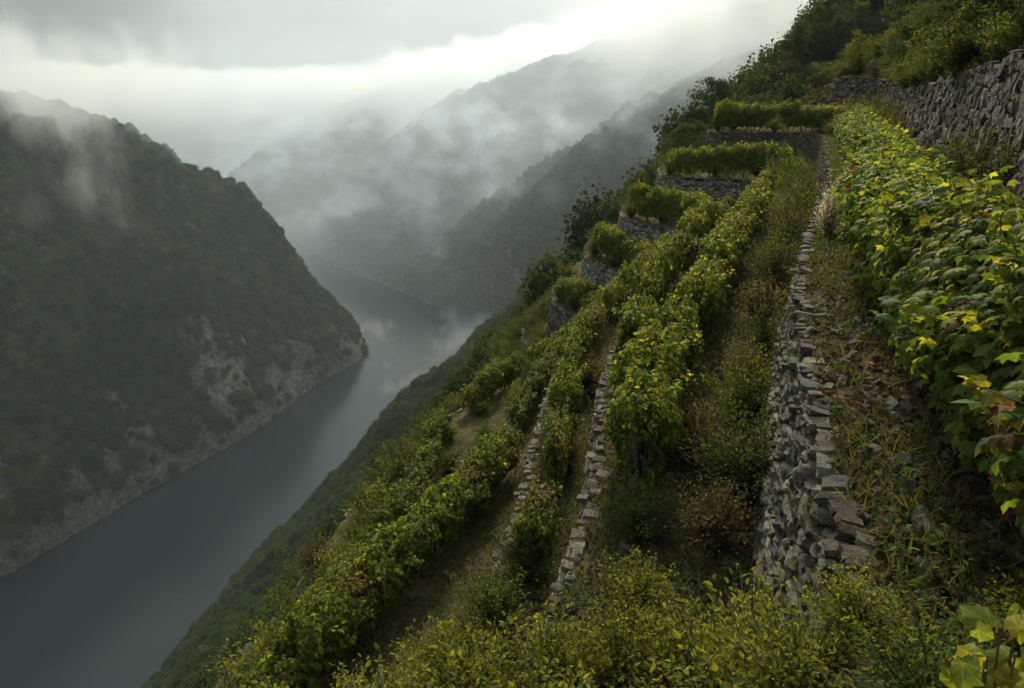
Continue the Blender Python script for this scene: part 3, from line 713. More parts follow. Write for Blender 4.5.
# the sunlit shrubs filling the bottom edge
FG = 'sunlit shrubs along the bottom edge'
for k, x, y, s, label in [
    ('1', -.35, 4.3, .9, 'bright green shrub at the bottom edge, left of centre'),
    ('1', .35, 4.5, .85, 'bright green shrub at the bottom centre below the mossy wall end'),
    ('1', .95, 4.6, .78, 'yellow green shrub at the bottom edge under the dark tufted shrub'),
    ('1', 1.5, 4.45, .8, 'yellow green shrub at the bottom edge before the foot of the tall wall'),
    ('1', 1.25, 5.5, .62, 'thin upright yellow green shrub standing above the bottom bushes'),
    ('1', 1.95, 4.2, 1.15, 'large yellow green shrub hiding the base of the tall wall at the bottom'),
    ('1', 1.75, 3.3, 1.5, 'tall yellow green shrub covering the near end of the tall wall'),
    ('1', .3, 3.6, 1.05, 'low green shrub at the very bottom of the view, in the centre'),
    ('2', -.95, 6.9, .95, 'leafy green shrub at the bottom edge below the third terrace'),
    ('2', -1.7, 6.0, 1.1, 'leafy green shrub at the bottom edge nearest the long left row'),
    ('2', -2.6, 5.6, 1.1, 'low green shrub at the very bottom beside the long left row'),
    ('2', -.6, 7.6, .7, 'small bright shrub where the third terrace path begins'),
    ('1', -1.0, 3.6, 1.0, 'low bright shrub at the bottom edge nearest the camera')]:
    shrub(SH_GREEN, k, x, y, s, label, FG)
vt = Geo(); vl = Geo()
for i in range(7):
    a = np.linspace(0, 1, 6); th = rng.uniform(0, 6.28); hh = rng.uniform(.75, 1.12)
    p = np.stack([.09 * np.cos(th) * a + .03 * np.sin(5 * a), .09 * np.sin(th) * a, -.05 + hh * a], 1); tube(vt, p, np.linspace(.010, .003, 6), 5, (.13, .10, .045))
    q = np.array([[np.interp(t_, a, p[:, c_]) for c_ in range(3)] for t_ in rng.uniform(.2, 1, 12)]) + .05 * rng.normal(size=(12, 3))
    leaves(vl, q, rdir(12) * .6 + np.array([-.6, -.5, .6]), rdir(12) + np.array([0, 0, -.8]), rng.uniform(.065, .115, 12), pick(12, [G_PALE, G_YEL, G_GREEN], (3, 3, 1)), GRAPE)
e = empty('grape_vine', (1.6, 1.64, fz('0', 1.6, 1.64) + .1)); tag(e, 'young grapevine shoot with big pale green leaves at the bottom right corner', 'grapevine')
obj('trunk', vt.mesh('shoot_stem', M_bark, True), e); obj('foliage', vl.mesh('shoot_foliage', M_leaf, True), e)
put(SH_GREEN, 'shrub', 1.38, 2.5, -2.85, .6, 'yellow green shrub rooted in the near end of the tall wall', 'shrub', FG)
put(SH_GREEN, 'shrub', 1.72, 2.75, -2.6, .38, 'small yellow green shrub on the top stones of the near wall end', 'shrub', FG)
shrub(SH_MID, '0', 1.75, 2.15, .5, 'darker leafy shrub on the near end of the path')
shrub(SH_GREEN, '0', 2.45, 2.5, .4, 'small low weed bush on the path by the near vines')
shrub(SH_DARK, '2', .2, 9.2, .75, 'dark low bush below the mossy wall on the third terrace')
shrub(SH_MID, '2', -.3, 8.3, .8, 'olive bush on the bare near end of the third terrace')
shrub(SH_DARK, '2', 1.1, 12.6, .8, 'dark bush at the foot of the mossy wall beside red leaved vines')
shrub(SH_DRY, '2', 2.1, 16.5, 1.0, 'dry bush on the third terrace between the wall and red vines')
shrub(SH_DARK, '2', 4.2, 23.5, 1.1, 'dark bush on the third terrace far along its row')
shrub(SH_PALE, '0', 5.9, 12.7, .9, 'pale whitish dry plant spilling along the far end of the wall top', None, 'pale_plant')
shrub(SH_PALE, '0', 6.5, 13.9, 1.0, 'pale whitish dry plant just beyond its twin on the wall top', None, 'pale_plant')
# overgrowth at the noses and along the feet of the far walls
FN = 'bushes growing round the far spur'
def scatter_far(k, pts, label):
    for i, (x, y, s) in enumerate(pts):
        kind = [SH_DARK, SH_MID, SH_MID, SH_DRY][i % 4]
        shrub(kind, k, x, y, s * .72, label % ORD[i], FN)
scatter_far('0', [(14.9, 51.8, 1.5), (16.4, 53.2, 1.7), (18.4, 50.0, 1.2), (20.6, 45.5, 1.6), (20.2, 42.8, 1.5)], 'bush at the top step of the far spur, %s from its outer tip')
scatter_far('1', [(10.6, 46.8, 1.5), (11.4, 49, 1.9), (13.2, 45.6, 1.0), (15.6, 44.4, 1.3), (16.3, 41.4, 1.7)], 'bush on the second step of the far spur, %s from its outer tip')
scatter_far('2', [(7.8, 44.8, 1.4), (8.6, 48, 1.8), (9.4, 42.4, 1.0), (10.7, 40, 1.3), (11.2, 36.8, 1.4), (9.9, 34.9, 1.2)], 'bush on the third step of the far spur, %s from its outer tip')
scatter_far('3', [(5.5, 44.4, 1.4), (6.2, 48, 1.8), (6.3, 41.4, 1.1), (7.6, 38.6, 1.3), (8.0, 35.6, 1.3), (5.6, 31, 1.1)], 'bush on the fourth step of the far spur, %s from its outer tip')
scatter_far('4', [(3.2, 42.6, 1.4), (4.0, 47, 1.7), (3.9, 40.4, 1.1), (5.0, 37.4, 1.3), (5.4, 34.8, 1.2), (3.2, 32.5, 1.1), (1.0, 29.3, 1.2), (-1.2, 26.2, 1.1)], 'bush on the fifth step of the far spur, %s from its outer tip')
scatter_far('5', [(1.3, 43, 1.8), (1.7, 41, 1.7), (1.5, 39.4, 1.5), (1.9, 37.4, 1.5), (1.7, 45.2, 1.6), (2.2, 47.0, 1.7), (3.0, 49.0, 1.8), (1.3, 44.0, 1.3), (2.2, 38.5, 1.4), (1.2, 35.5, 1.4), (-.6, 33, 1.4), (-2.4, 30, 1.5), (-3.8, 27.4, 1.5), (-4.6, 25, 1.6), (-5.4, 22, 1.5), (-6.6, 19, 1.4)], 'bush on the lowest ledge over the gorge, %s from its far tip')
for i, (x, y, s_) in enumerate([(-.6, 43.6, 1.5), (.1, 46.0, 1.7), (-1.0, 41.2, 1.5), (-1.6, 38.6, 1.5), (.4, 49.5, 1.8), (-2.6, 36.4, 1.4)]):
    put([SH_MID, SH_DARK][i % 2], 'bush', x, y, mz(x, y) - .2, s_, 'bush below the outermost tip of the far spur, %s in a loose line' % ORD[i], 'bush', 'bushes below the tip of the far spur')

# ------------------------------------------------------------------ trees
def tree_mesh(v, h, cr, cols, w, ncl=70, per=42, ls=.2):
    g = Geo(); L = Geo()
    a = np.linspace(0, 1, 6); lean = rng.normal(size=2) * .08 * h
    tp = np.stack([lean[0] * a, lean[1] * a, a * h * .75 - .4], 1)
    tube(g, tp, np.linspace(.035 * h * .8, .012 * h * .5, 6), 7, (.07, .055, .042))
    cent = []
    for i in range(ncl):
        th = rng.uniform(0, 6.283); zz = rng.beta(1.5, 1.3); r = cr * np.sqrt(rng.random()) * np.interp(zz, [0, .3, .7, 1], [.75, 1, .8, .3])
        c = np.array([lean[0] * .8 + r * np.cos(th), lean[1] * .8 + r * np.sin(th), h * (.10 + .88 * zz)]); cent.append(c)
        if i < 16:
            s0 = tp[int(rng.integers(2, 5))]
            m = (s0 + c) / 2 + np.array([0, 0, .06 * h])
            tube(g, np.array([s0, m, c]), [.012 * h * .5, .007 * h * .5, .003 * h], 5, (.075, .06, .045))
    cent = np.array(cent); P = []; C = []
    for c in cent:
        rr = rng.uniform(.16, .30) * cr
        P.append(c + rdir(per) * rr * np.array([1, 1, .75]) * (rng.random((per, 1)) ** .4))
        C.append(pick(per, [np.array(cols[rng.choice(len(cols), p=np.array(w) / sum(w))])], (1,), .15))
    P = np.concatenate(P); C = np.concatenate(C); n = len(P)
    N = rdir(n) * .8 + unit(P - np.array([0, 0, h * .5])) * .6 + np.array([0, 0, .3])
    leaves(L, P, N, rdir(n) + np.array([0, 0, -.4]), ls * rng.uniform(.6, 1.2, n), C, QUAD)
    return g.mesh('tree_trunk', M_bark, True), L.mesh('tree_crown', M_tree)
T_DARK = [tree_mesh(v, 6, 2.3, [(.028, .048, .016), (.04, .062, .018), (.06, .07, .022)], (4, 3, 1), 90, 60, .2) for v in range(3)]
T_MID = [tree_mesh(v, 6, 2.2, [(.05, .08, .02), (.075, .1, .022), (.1, .1, .03)], (4, 2, 1), 80, 56, .2) for v in range(3)]
T_GOLD = [tree_mesh(v, 5, 1.9, [(.11, .13, .025), (.08, .11, .02), (.15, .14, .03)], (3, 3, 1.2), 60, 50, .18) for v in range(2)]
def tree(kind, x, y, z, s, label, group=None, wid=1.0):
    tm, cm = kind[rng.integers(len(kind))]
    e = empty('tree', (x, y, z), rng.uniform(0, 6.28), (s * wid, s * wid, s))
    tag(e, label, 'tree', group); obj('trunk', tm, e); obj('crown', cm, e)
UT = 'trees growing on top of the high wall'
for kind, x, y, s, label in [
    (T_DARK, 14.0, 19.6, .55, 'dark dense tree at the top right corner above the high wall'),
    (T_DARK, 15.2, 22.6, .6, 'dark tree above the high wall, second from the right corner'),
    (T_DARK, 16.4, 25.4, .6, 'dark tree above the high wall, third from the right corner'),
    (T_DARK, 17.6, 28.0, .6, 'dark bushy tree overhanging the middle of the high wall'),
    (T_DARK, 18.6, 30.8, .62, 'dark bushy tree overhanging the high wall left of the middle'),
    (T_GOLD, 19.4, 33.4, .66, 'yellowing autumn tree on top of the high wall near its left end'),
    (T_GOLD, 20.6, 36.0, .6, 'smaller yellow green tree at the left end of the high wall'),
    (T_MID, 21.6, 38.6, .7, 'olive green tree just left of the yellow trees on the wall'),
    (T_DARK, 22.0, 34.5, 1.0, 'tall dark tree standing behind the yellowing tree'),
    (T_DARK, 20.4, 30.0, 1.0, 'tall dark tree behind the middle of the high wall'),
    (T_DARK, 18.6, 26.0, 1.0, 'tall dark tree behind the right half of the high wall'),
    (T_DARK, 17.0, 22.2, .95, 'tall dark tree behind the right end of the high wall'),
    (T_MID, 24.0, 39.5, .9, 'tall olive tree behind the left end of the high wall'),
    (T_MID, 24.0, 44.0, .65, 'olive tree above the small far wall in the hollow'),
    (T_MID, 26.4, 50.0, .7, 'pale olive tree above the right part of the small far wall'),
    (T_GOLD, 26.2, 55.5, .6, 'yellow green tree above the corner of the small far wall'),
    (T_MID, 22.6, 60.0, .6, 'bushy green tree at the left end of the small far wall'),
    (T_DARK, 27.5, 46.0, 1.0, 'dark tree higher up behind the small far wall'),
    (T_MID, 29.5, 53.0, 1.0, 'grey green tree higher up the slope above the small far wall')]:
    tree(kind, x, y, fz('U', x, y) - .1 if in_poly(np.array([x]), np.array([y]), FLOOR['U'][2])[0] else mz(x, y), s, label, UT, 1.3)
placed = []; tries = 0
while len(placed) < 90 and tries < 8000:
    tries += 1
    i = rng.integers(len(FLOOR['U'][0])); x, y = FLOOR['U'][0][i]
    if y < 17 or not (.33 < x / y < .76) or not all((x - a) ** 2 + (y - b) ** 2 > 1.2 for a, b in placed): continue
    placed.append((x, y))
    put([SH_DARK, SH_MID, SH_MID][rng.integers(3)], 'bush', x, y, FLOOR['U'][1][i] - .1, rng.uniform(1.0, 1.9), 'bush in the thicket growing between the trees above the high wall', 'bush', 'thicket above the high wall')
for x, y, s, label in [(10.6, 16.2, 1.5, 'dark leafy bush at the foot of the high wall at the right edge'), (9.6, 13.4, 1.3, 'dark bush between the near vines and high wall at the right edge'), (11.9, 19.2, 1.1, 'dark bush low against the high wall behind the vine row')]:
    shrub(SH_DARK, '0', x, y, s, label)
for kind, x, y, s, label in [(SH_DRY, 17.8, 33.3, 1.5, 'reddish brown bush at the left end of the high wall'), (SH_MID, 19.6, 37.6, 1.7, 'olive bush below the far end of the high wall'), (SH_DARK, 21.6, 42.4, 1.9, 'dark bush in the corner where the high wall turns'), (SH_MID, 23.4, 47.2, 2.0, 'olive bush in front of the right half of the small far wall'), (SH_DRY, 23.6, 51.6, 1.8, 'brownish bush in front of the left half of the small far wall')]:
    shrub(kind, '0', x, y, s, label)
# wooded upper slope beyond the spur
def clear_of(x, y, placed, d): return all((x - a) ** 2 + (y - b) ** 2 > d * d for a, b in placed)
SLOPE = 'trees of the misty wood on the upper slope'
placed = []; tries = 0
while len(placed) < 120 and tries < 6000:
    tries += 1
    q = rng.random() ** .8; crest = np.array([(17, 67), (25, 77), (34, 86), (46, 94), (75, 105)], float); x = np.interp(q * 4, range(5), crest[:, 0]) + rng.normal() * 4 + rng.uniform(-1, 6); y = np.interp(q * 4, range(5), crest[:, 1]) + rng.normal() * 4 - rng.uniform(-1, 7); d = math.hypot(x, y)
    de = np.sqrt(((EDGE_PTS[:, :2] - (x, y)) ** 2).sum(1).min())
    if de < 2.0 or not clear_of(x, y, placed, 2.6 + d * .012): continue
    if in_poly(np.array([x]), np.array([y]), FLOOR['0'][2])[0] or in_poly(np.array([x]), np.array([y]), FLOOR['1'][2])[0]: continue
    placed.append((x, y))
    kind = [T_DARK, T_DARK, T_MID, T_MID, T_GOLD][rng.integers(5)] if d < 75 else [T_DARK, T_MID][rng.integers(2)]
    tree(kind, x, y, mz(x, y) - .2, rng.uniform(.5, 1.15) * (1 if d > 65 else .7), 'small dark tree in the misty wood climbing the far upper slope', SLOPE, rng.uniform(.9, 1.4))
print('slope trees', len(placed), 'tries', tries)
Q = resample(offset(EDGE['4'], -.75), 1.25); Q = Q[(Q[:, 1] > 7) & (Q[:, 1] < 33) & (Q[:, 0] < 3)]
for i, p in enumerate(Q):
    put([SH_MID, SH_DARK, SH_GREEN][i % 3], 'shrub', p[0] + rng.normal() * .2, p[1] + rng.normal() * .2, p[2] - rng.uniform(1.0, 1.7), rng.uniform(1.2, 1.8), 'shrub against the outer face of the dark wall, %s from its near end' % ORD[i], 'shrub', 'shrubs along the outer dark wall')
# scrub below the lowest walls
LOWS = 'bushes on the steep slope below the vineyard'
for i, (x, y) in enumerate([(-4.2, 13.6), (-3.0, 15.8), (-2.6, 18.6), (-2.2, 20.8), (-2.4, 23.4), (-1.0, 23.0), (-1.3, 25.6), (.2, 26.4), (.8, 28.6), (2.2, 30.6)]):
    put([SH_MID, SH_GREEN, SH_DARK][i % 3], 'shrub', x, y, fz('4', x, y), rng.uniform(.6, .95), 'low shrub on the narrow lowest terrace, %s from its near end' % ORD[i], 'shrub', 'low shrubs on the lowest terrace')
placed = []; tries = 0
while len(placed) < 150 and tries < 12000:
    tries += 1
    a = R(rng.uniform(-40, 14)); d = rng.uniform(13, 85); x = d * math.sin(a); y = d * math.cos(a)
    de = np.sqrt(((EDGE_PTS[:, :2] - (x, y)) ** 2).sum(1).min())
    if de < .8 or not clear_of(x, y, placed, 1.5 + d * .02): continue
    if any(in_poly(np.array([x]), np.array([y]), FLOOR[k][2])[0] for k in '12345'): continue
    placed.append((x, y))
    kind = [SH_DARK, SH_MID, SH_MID][rng.integers(3)]
    put(kind, 'bush', x, y, mz(x, y) - .25, rng.uniform(1.2, 2.3), 'dark green bush on the steep slope falling away below the vineyard', 'bush', LOWS)

# ------------------------------------------------------------------ woods on the hillsides: beyond counting, scattered with geometry nodes
def clump_mesh(name, cols, w, tall=1.0):
    g = Geo()
    th = np.arange(10) / 10 * 2 * np.pi
    lv = []
    for z, r in ((-.35, .55), (0, .82), (.4, .74), (.75, .42)):
        lv.append(np.stack([.86 * r * np.cos(th), .86 * r * np.sin(th), np.full(10, z * tall)], 1) + .10 * rng.normal(size=(10, 3)))
    Vv = np.concatenate(lv + [np.array([[0, 0, .92 * tall]])])
    F = np.concatenate([np.stack([k * 10 + np.arange(10), k * 10 + (np.arange(10) + 1) % 10, k * 10 + 10 + (np.arange(10) + 1) % 10, k * 10 + 10 + np.arange(10)], 1) for k in range(3)])
    cb = np.array(cols[0])
    g.add(Vv, F, cb); g.add(Vv[30:], np.array([[k, (k + 1) % 10, 10] for k in range(10)]), cb)
    n = 1300
    P = rdir(n) * np.array([.9, .9, .72 * tall]) * (1 + .35 * rng.normal(size=(n, 1)) * .5) + np.array([0, 0, .2 * tall])
    N = unit(P) + .7 * rng.normal(size=(n, 3)) + np.array([0, 0, .4])
    leaves(g, P, N, rdir(n), rng.uniform(.09, .21, n), pick(n, cols, w, .2), QUAD)
    return bpy.data.objects.new(name, g.mesh(name, M_tree))
tmpl = bpy.data.collections.new('tree_crowns')
for nm, c, w, t in [('crown_a', [(.030, .050, .018), (.045, .066, .02)], (2, 1), 1.0), ('crown_b', [(.034, .054, .019), (.05, .07, .022)], (2, 1), 1.2), ('crown_c', [(.05, .068, .026), (.075, .088, .034)], (2, 1), .9), ('crown_d', [(.058, .052, .028), (.045, .047, .024)], (2, 1), .8), ('crown_e', [(.026, .042, .018), (.036, .05, .02)], (2, 1), 1.5)]:
    tmpl.objects.link(clump_mesh(nm, c, w, t))
def woods_nodes():
    ng = bpy.data.node_groups.new('woodland_scatter', 'GeometryNodeTree')
    ng.interface.new_socket('Geometry', in_out='INPUT', socket_type='NodeSocketGeometry')
    ng.interface.new_socket('Geometry', in_out='OUTPUT', socket_type='NodeSocketGeometry')
    gi = ng.nodes.new('NodeGroupInput'); go = ng.nodes.new('NodeGroupOutput')
    ci = ng.nodes.new('GeometryNodeCollectionInfo'); ci.inputs['Collection'].default_value = tmpl
    ci.inputs['Separate Children'].default_value = True; ci.inputs['Reset Children'].default_value = True
    ip = ng.nodes.new('GeometryNodeInstanceOnPoints'); ip.inputs['Pick Instance'].default_value = True
    def na(name, typ):
        n = ng.nodes.new('GeometryNodeInputNamedAttribute'); n.data_type = typ; n.inputs['Name'].default_value = name
        return [o for o in n.outputs if o.enabled and o.name == 'Attribute'][0]
    ng.links.new(gi.outputs[0], ip.inputs['Points']); ng.links.new(ci.outputs[0], ip.inputs['Instance'])
    ng.links.new(na('kind', 'INT'), ip.inputs['Instance Index'])
    ng.links.new(na('turn', 'FLOAT_VECTOR'), ip.inputs['Rotation']); ng.links.new(na('size', 'FLOAT_VECTOR'), ip.inputs['Scale'])
    ng.links.new(ip.outputs[0], go.inputs[0])
    return ng
WN = woods_nodes()
def woods(name, label, mask, per_m2, r0, r1, probs):
    # cells of the terrain sheet that can be seen from round the viewpoint
    el = np.arctan2(Z, RR); top = np.arctan2(Z + 14, RR)
    run = np.maximum.accumulate(np.where(RR > 120, el, -9), axis=0)
    vis = (top >= run - 0.004) & (np.abs(np.degrees(A)) < 47) & ~INR & mask & (Z > -299)
    dr_ = np.gradient(RR, axis=0); da = RR * np.radians(94 / 620)
    gz = np.hypot(np.gradient(Z, axis=0) / dr_, np.gradient(Z, axis=1) / da)
    area = dr_ * da * np.sqrt(1 + gz.clip(0, 2) ** 2)
    lam = area * per_m2 * vis
    cnt = rng.poisson(lam)
    ii, jj = np.nonzero(cnt); rep = cnt[ii, jj]; ii = np.repeat(ii, rep); jj = np.repeat(jj, rep); n = len(ii)
    fi = rng.random(n); fj = rng.random(n); i1 = np.minimum(ii + 1, nr - 1); j1 = (jj + 1) % na
    def bl(G): return (G[ii, jj] * (1 - fi) + G[i1, jj] * fi) * (1 - fj) + (G[ii, j1] * (1 - fi) + G[i1, j1] * fi) * fj
    px, py, pz = bl(X), bl(Y), bl(Z)
    r = r0 + (r1 - r0) * rng.beta(1.3, 2.2, n)
    me = bpy.data.meshes.new(name)
    me.vertices.add(n); me.vertices.foreach_set('co', np.stack([px, py, pz + r * .25], 1).astype(np.float32).ravel())
    pn = fbm(px / 60, py / 60, 3)
    kd = np.array([rng.choice(5, p=probs)] if n == 0 else rng.choice(5, n, p=probs))
    kd = np.where(pn > .1, np.where(rng.random(n) < .45, 2, kd), np.where(pn < -.06, np.where(rng.random(n) < .5, 0, kd), kd))
    me.attributes.new('kind', 'INT', 'POINT').data.foreach_set('value', kd.astype(np.int32))
    tu = np.zeros((n, 3)); tu[:, 2] = rng.uniform(0, 6.28, n); tu[:, :2] = rng.normal(size=(n, 2)) * .15
    me.attributes.new('turn', 'FLOAT_VECTOR', 'POINT').data.foreach_set('vector', tu.astype(np.float32).ravel())
    sz = np.stack([r, r, r * rng.uniform(.75, 1.25, n)], 1)
    me.attributes.new('size', 'FLOAT_VECTOR', 'POINT').data.foreach_set('vector', sz.astype(np.float32).ravel())
    o = obj(name, me); md = o.modifiers.new('woodland', 'NODES'); md.node_group = WN
    tag(o, label, 'woodland', None, 'stuff')
    print(name, n)
clear = (1 - .86 * rockm)
left = (DL < DR) & (Y > 100)
edge_d = np.full(X.shape, 1e9)
woods('woodland', 'dark scrubby wood covering the steep hill left of the river', left & (rng.random(X.shape) < clear), 1 / 25, 1.4, 7.0, [.34, .28, .16, .05, .17])
woods('woodland', 'dim wood on the steep slope between vineyard and river', (DR <= DL) & (RR > 62) & (Y < 860) & (rng.random(X.shape) < clear), 1 / 9, 1.2, 3.6, [.28, .3, .2, .1, .12])
woods('woodland', 'hazy wood covering the far mountainsides', (DR <= DL) & (Y >= 860) & (RR < 2600), 1 / 55, 3.0, 6.5, [.3, .25, .2, .1, .15])

# ------------------------------------------------------------------ grass and weeds on the terraces
def sample_floor(k, n, falloff, near=0):
    v2, z, poly = FLOOR[k]
    lo = np.maximum(poly.min(0), (-14, 1.0)); hi = np.minimum(poly.max(0), (30, 55))
    out = []
    while sum(map(len, out)) < n:
        p = rng.uniform(lo, hi, (40000, 2)); d = np.hypot(p[:, 0], p[:, 1])
        p = p[rng.random(len(p)) < 1 / (1 + (d / falloff) ** 2)]
        p = p[in_poly(p[:, 0], p[:, 1], poly)]; out.append(p)
    p = np.concatenate(out)[:n]
    z = np.concatenate([floor_z(c[:, 0], c[:, 1], k) for c in np.array_split(p, max(1, n // 2000))])
    return np.column_stack([p, z])
BLADE = (np.array([(-.05, 0, 0), (.05, 0, 0), (.035, .55, .06), (0, 1, .22), (-.035, .55, .06)], float), np.array([[0, 1, 2], [0, 2, 4], [4, 2, 3]]))
gg = Geo(); gd = Geo(); gw = Geo()
for k, n in (('0', 42000), ('1', 40000), ('2', 30000), ('3', 34000), ('4', 26000), ('U', 5000)):
    P = sample_floor(k, n, 30.0 if k in '34' else 14.0)
    keep = fbm(P[:, 0] * 1.1, P[:, 1] * 1.1, 3) > -.13
    P = P[keep]; m = len(P); d = np.hypot(P[:, 0], P[:, 1])
    up = rdir(m) * .75 + np.array([0, 0, 1.0])
    leaves(gg, P, rdir(m), up, rng.uniform(.05, .17, m) * (1 + d / 40), pick(m, [(.05, .08, .018), (.08, .105, .025), (.12, .10, .04)], (4, 3, 2)), BLADE)
    P = sample_floor(k, n // 3, 9.0); P = P[fbm(P[:, 0] * .8 + 30, P[:, 1] * .8, 3) > -.02]; m = len(P); d = np.hypot(P[:, 0], P[:, 1])
    up = rdir(m) * 1.1 + np.array([0, 0, .55])
    P[:, 2] += .02
    leaves(gd, P, rdir(m), up, rng.uniform(.06, .17, m) * (1 + d / 30), pick(m, [(.13, .09, .05), (.085, .06, .035), (.18, .14, .08)], (4, 5, 1)), (BLADE[0] * np.array([.45, 1, 1]), BLADE[1]))
    P = sample_floor(k, n // 3, 9.0); P = P[fbm(P[:, 0] * .9 + 60, P[:, 1] * .9, 3) > .02]; m = len(P); d = np.hypot(P[:, 0], P[:, 1])
    P[:, 2] += rng.uniform(.01, .16, m)
    leaves(gw, P, rdir(m) * .6 + np.array([0, 0, 1]), rdir(m), rng.uniform(.025, .06, m) * (1 + d / 30), pick(m, [(.055, .10, .02), (.08, .13, .02), (.04, .07, .018)], (3, 2, 2)), OVAL)
gl = Geo(); gs_ = Geo()
for k, n in (('0', 22000), ('1', 14000), ('2', 8000), ('3', 4000)):
    P = sample_floor(k, n, 7.0); m = len(P); d = np.hypot(P[:, 0], P[:, 1]); P[:, 2] += rng.uniform(.005, .04, m)
    leaves(gl, P, rdir(m) * .7 + np.array([0, 0, 1]), rdir(m), rng.uniform(.03, .10, m) * (1 + d / 40), pick(m, [(.070, .050, .030), (.045, .036, .024), (.11, .085, .05), (.045, .05, .02)], (4, 5, 1.4, 3)), OVAL)
    P = sample_floor(k, n // 18, 7.0); m = len(P); dm = rng.uniform(.015, .06, (m, 1)) * rng.uniform(.6, 1.3, (m, 3)); T = rdir(m); T[:, 2] *= .2; T = unit(T)
    stones(gs_, P, T, np.stack([-T[:, 1], T[:, 0], 0 * T[:, 0]], 1), dm, pick(m, STONE_COLS, (3, 2, 3, 1, 2)), .12, .3)
tag(obj('leaf_litter', gl.mesh('leaf_litter', M_shrub)), 'fallen brown leaves lying over the path and terraces', 'leaf litter', None, 'stuff')
tag(obj('stone_chips', gs_.mesh('stone_chips', M_stone)), 'small stone chips scattered over the path and terraces', 'stone chips', None, 'stuff')
gv = Geo()
for k, n in (('0', 900), ('1', 700), ('2', 500), ('3', 400), ('U', 500)):
    E = EDGE[k]; T2 = np.gradient(E[:, :2], axis=0); T2 /= np.hypot(T2[:, 0], T2[:, 1])[:, None]
    i = rng.integers(0, len(E), n); E_ = E[i]; y_ok = (E_[:, 1] > 2) & (fbm(E_[:, 0] * .7, E_[:, 1] * .7 + 9, 3) > -.05); i = i[y_ok]
    hh = rng.random(len(i)) ** 1.6 * 2.5
    c = E[i] + np.stack([-T2[i, 1], T2[i, 0], 0 * hh], 1) * (.03 + .088 * hh)[:, None]; c[:, 2] -= hh
    per = 26; P = np.repeat(c, per, 0) + rng.normal(size=(len(i) * per, 3)) * .085; m = len(P)
    D = np.repeat(np.stack([-T2[i, 1], T2[i, 0], 0 * hh], 1), per, 0)
    leaves(gv, P + D * .05, D + .6 * rng.normal(size=(m, 3)) + np.array([0, 0, .5]), rdir(m) + np.array([0, 0, -.4]), rng.uniform(.02, .055, m), pick(m, [(.05, .075, .018), (.085, .11, .022), (.09, .075, .03)], (3, 2, 1)), OVAL)
tag(obj('wall_weeds', gv.mesh('wall_weeds', M_shrub)), 'small weeds and ferns rooted in the joints of the stone walls', 'wall weeds', None, 'stuff')
tag(obj('grass', gg.mesh('grass', M_grass)), 'short rough grass growing on the terrace ground', 'grass', None, 'stuff')
tag(obj('dry_grass', gd.mesh('dry_grass', M_grass)), 'dead straw and dry stalks lying on the terrace ground', 'dry grass', None, 'stuff')
tag(obj('weeds', gw.mesh('weeds', M_shrub)), 'small green leafy weeds spread over the path and terraces', 'weeds', None, 'stuff')

# ------------------------------------------------------------------ air: even haze, fog bank on the ridges, mist patches
def box_mesh(name, lo, hi, mat):
    v = np.array([(x, y, z) for x in (lo[0], hi[0]) for y in (lo[1], hi[1]) for z in (lo[2], hi[2])], float)
    f = np.array([[0, 1, 3, 2], [4, 6, 7, 5], [0, 4, 5, 1], [2, 3, 7, 6], [0, 2, 6, 4], [1, 5, 7, 3]])
    return mesh_np(name, v, f, mat)
def vol_mat(name, density, colr=(1, 1, 1), aniso=0.3):
    m, t, out = base_mat(name)
    p = nd(t, 'ShaderNodeVolumePrincipled'); p.inputs['Color'].default_value = (*colr, 1)
    p.inputs['Density'].default_value = density; p.inputs['Anisotropy'].default_value = aniso
    lk(t, p.outputs[0], out.inputs['Volume'])
    return m, t, p
HAZE = 0.00010
m, t, p = vol_mat('haze_air', HAZE, (.80, .93, 1.0), 0.3)
tag(obj('haze', box_mesh('haze', (-4500, -4500, -308), (4500, 4500, 245), m)), kind='stuff')

def mth(t, op, a, b=None, c=None):
    n = t.nodes.new('ShaderNodeMath'); n.operation = op
    for i, v in enumerate((a, b, c)):
        if v is None: continue
        if isinstance(v, (int, float)): n.inputs[i].default_value = v
        else: t.links.new(v, n.inputs[i])
    return n.outputs[0]
def ss(t, x, a, b):
    n = t.nodes.new('ShaderNodeMapRange'); n.interpolation_type = 'SMOOTHSTEP'
    t.links.new(x, n.inputs[0]); n.inputs[1].default_value = a; n.inputs[2].default_value = b
    n.inputs[3].default_value = 0; n.inputs[4].default_value = 1
    return n.outputs[0]
def noise(t, co, scale, detail=3.0, stretch=(1, 1, 1), rough=.55, loc=(0, 0, 0)):
    mp = nd(t, 'ShaderNodeMapping'); mp.inputs['Scale'].default_value = tuple(scale * s for s in stretch); mp.inputs['Location'].default_value = loc
    t.links.new(co, mp.inputs[0])
    n = nd(t, 'ShaderNodeTexNoise', i_Scale=1.0, i_Detail=detail, i_Roughness=rough); t.links.new(mp.outputs[0], n.inputs['Vector'])
    return n.outputs[0]
def fog(name, label, lo, hi, builder, step, aniso=.55, colr=(.83, .86, .86)):
    m, t, p = vol_mat(name, 0, colr, aniso)
    tc = nd(t, 'ShaderNodeTexCoord'); sx = nd(t, 'ShaderNodeSeparateXYZ'); t.links.new(tc.outputs['Object'], sx.inputs[0])
    d = builder(t, tc.outputs['Object'], sx.outputs[0], sx.outputs[1], sx.outputs[2])
    t.links.new(d, p.inputs['Density'])
    base = sum(h - l for h, l in zip(hi, lo)) / 3 / 10
    m.cycles.volume_step_rate = step / base
    tag(obj(name, box_mesh(name, lo, hi, m)), label, name.split('_')[0], None, 'stuff')
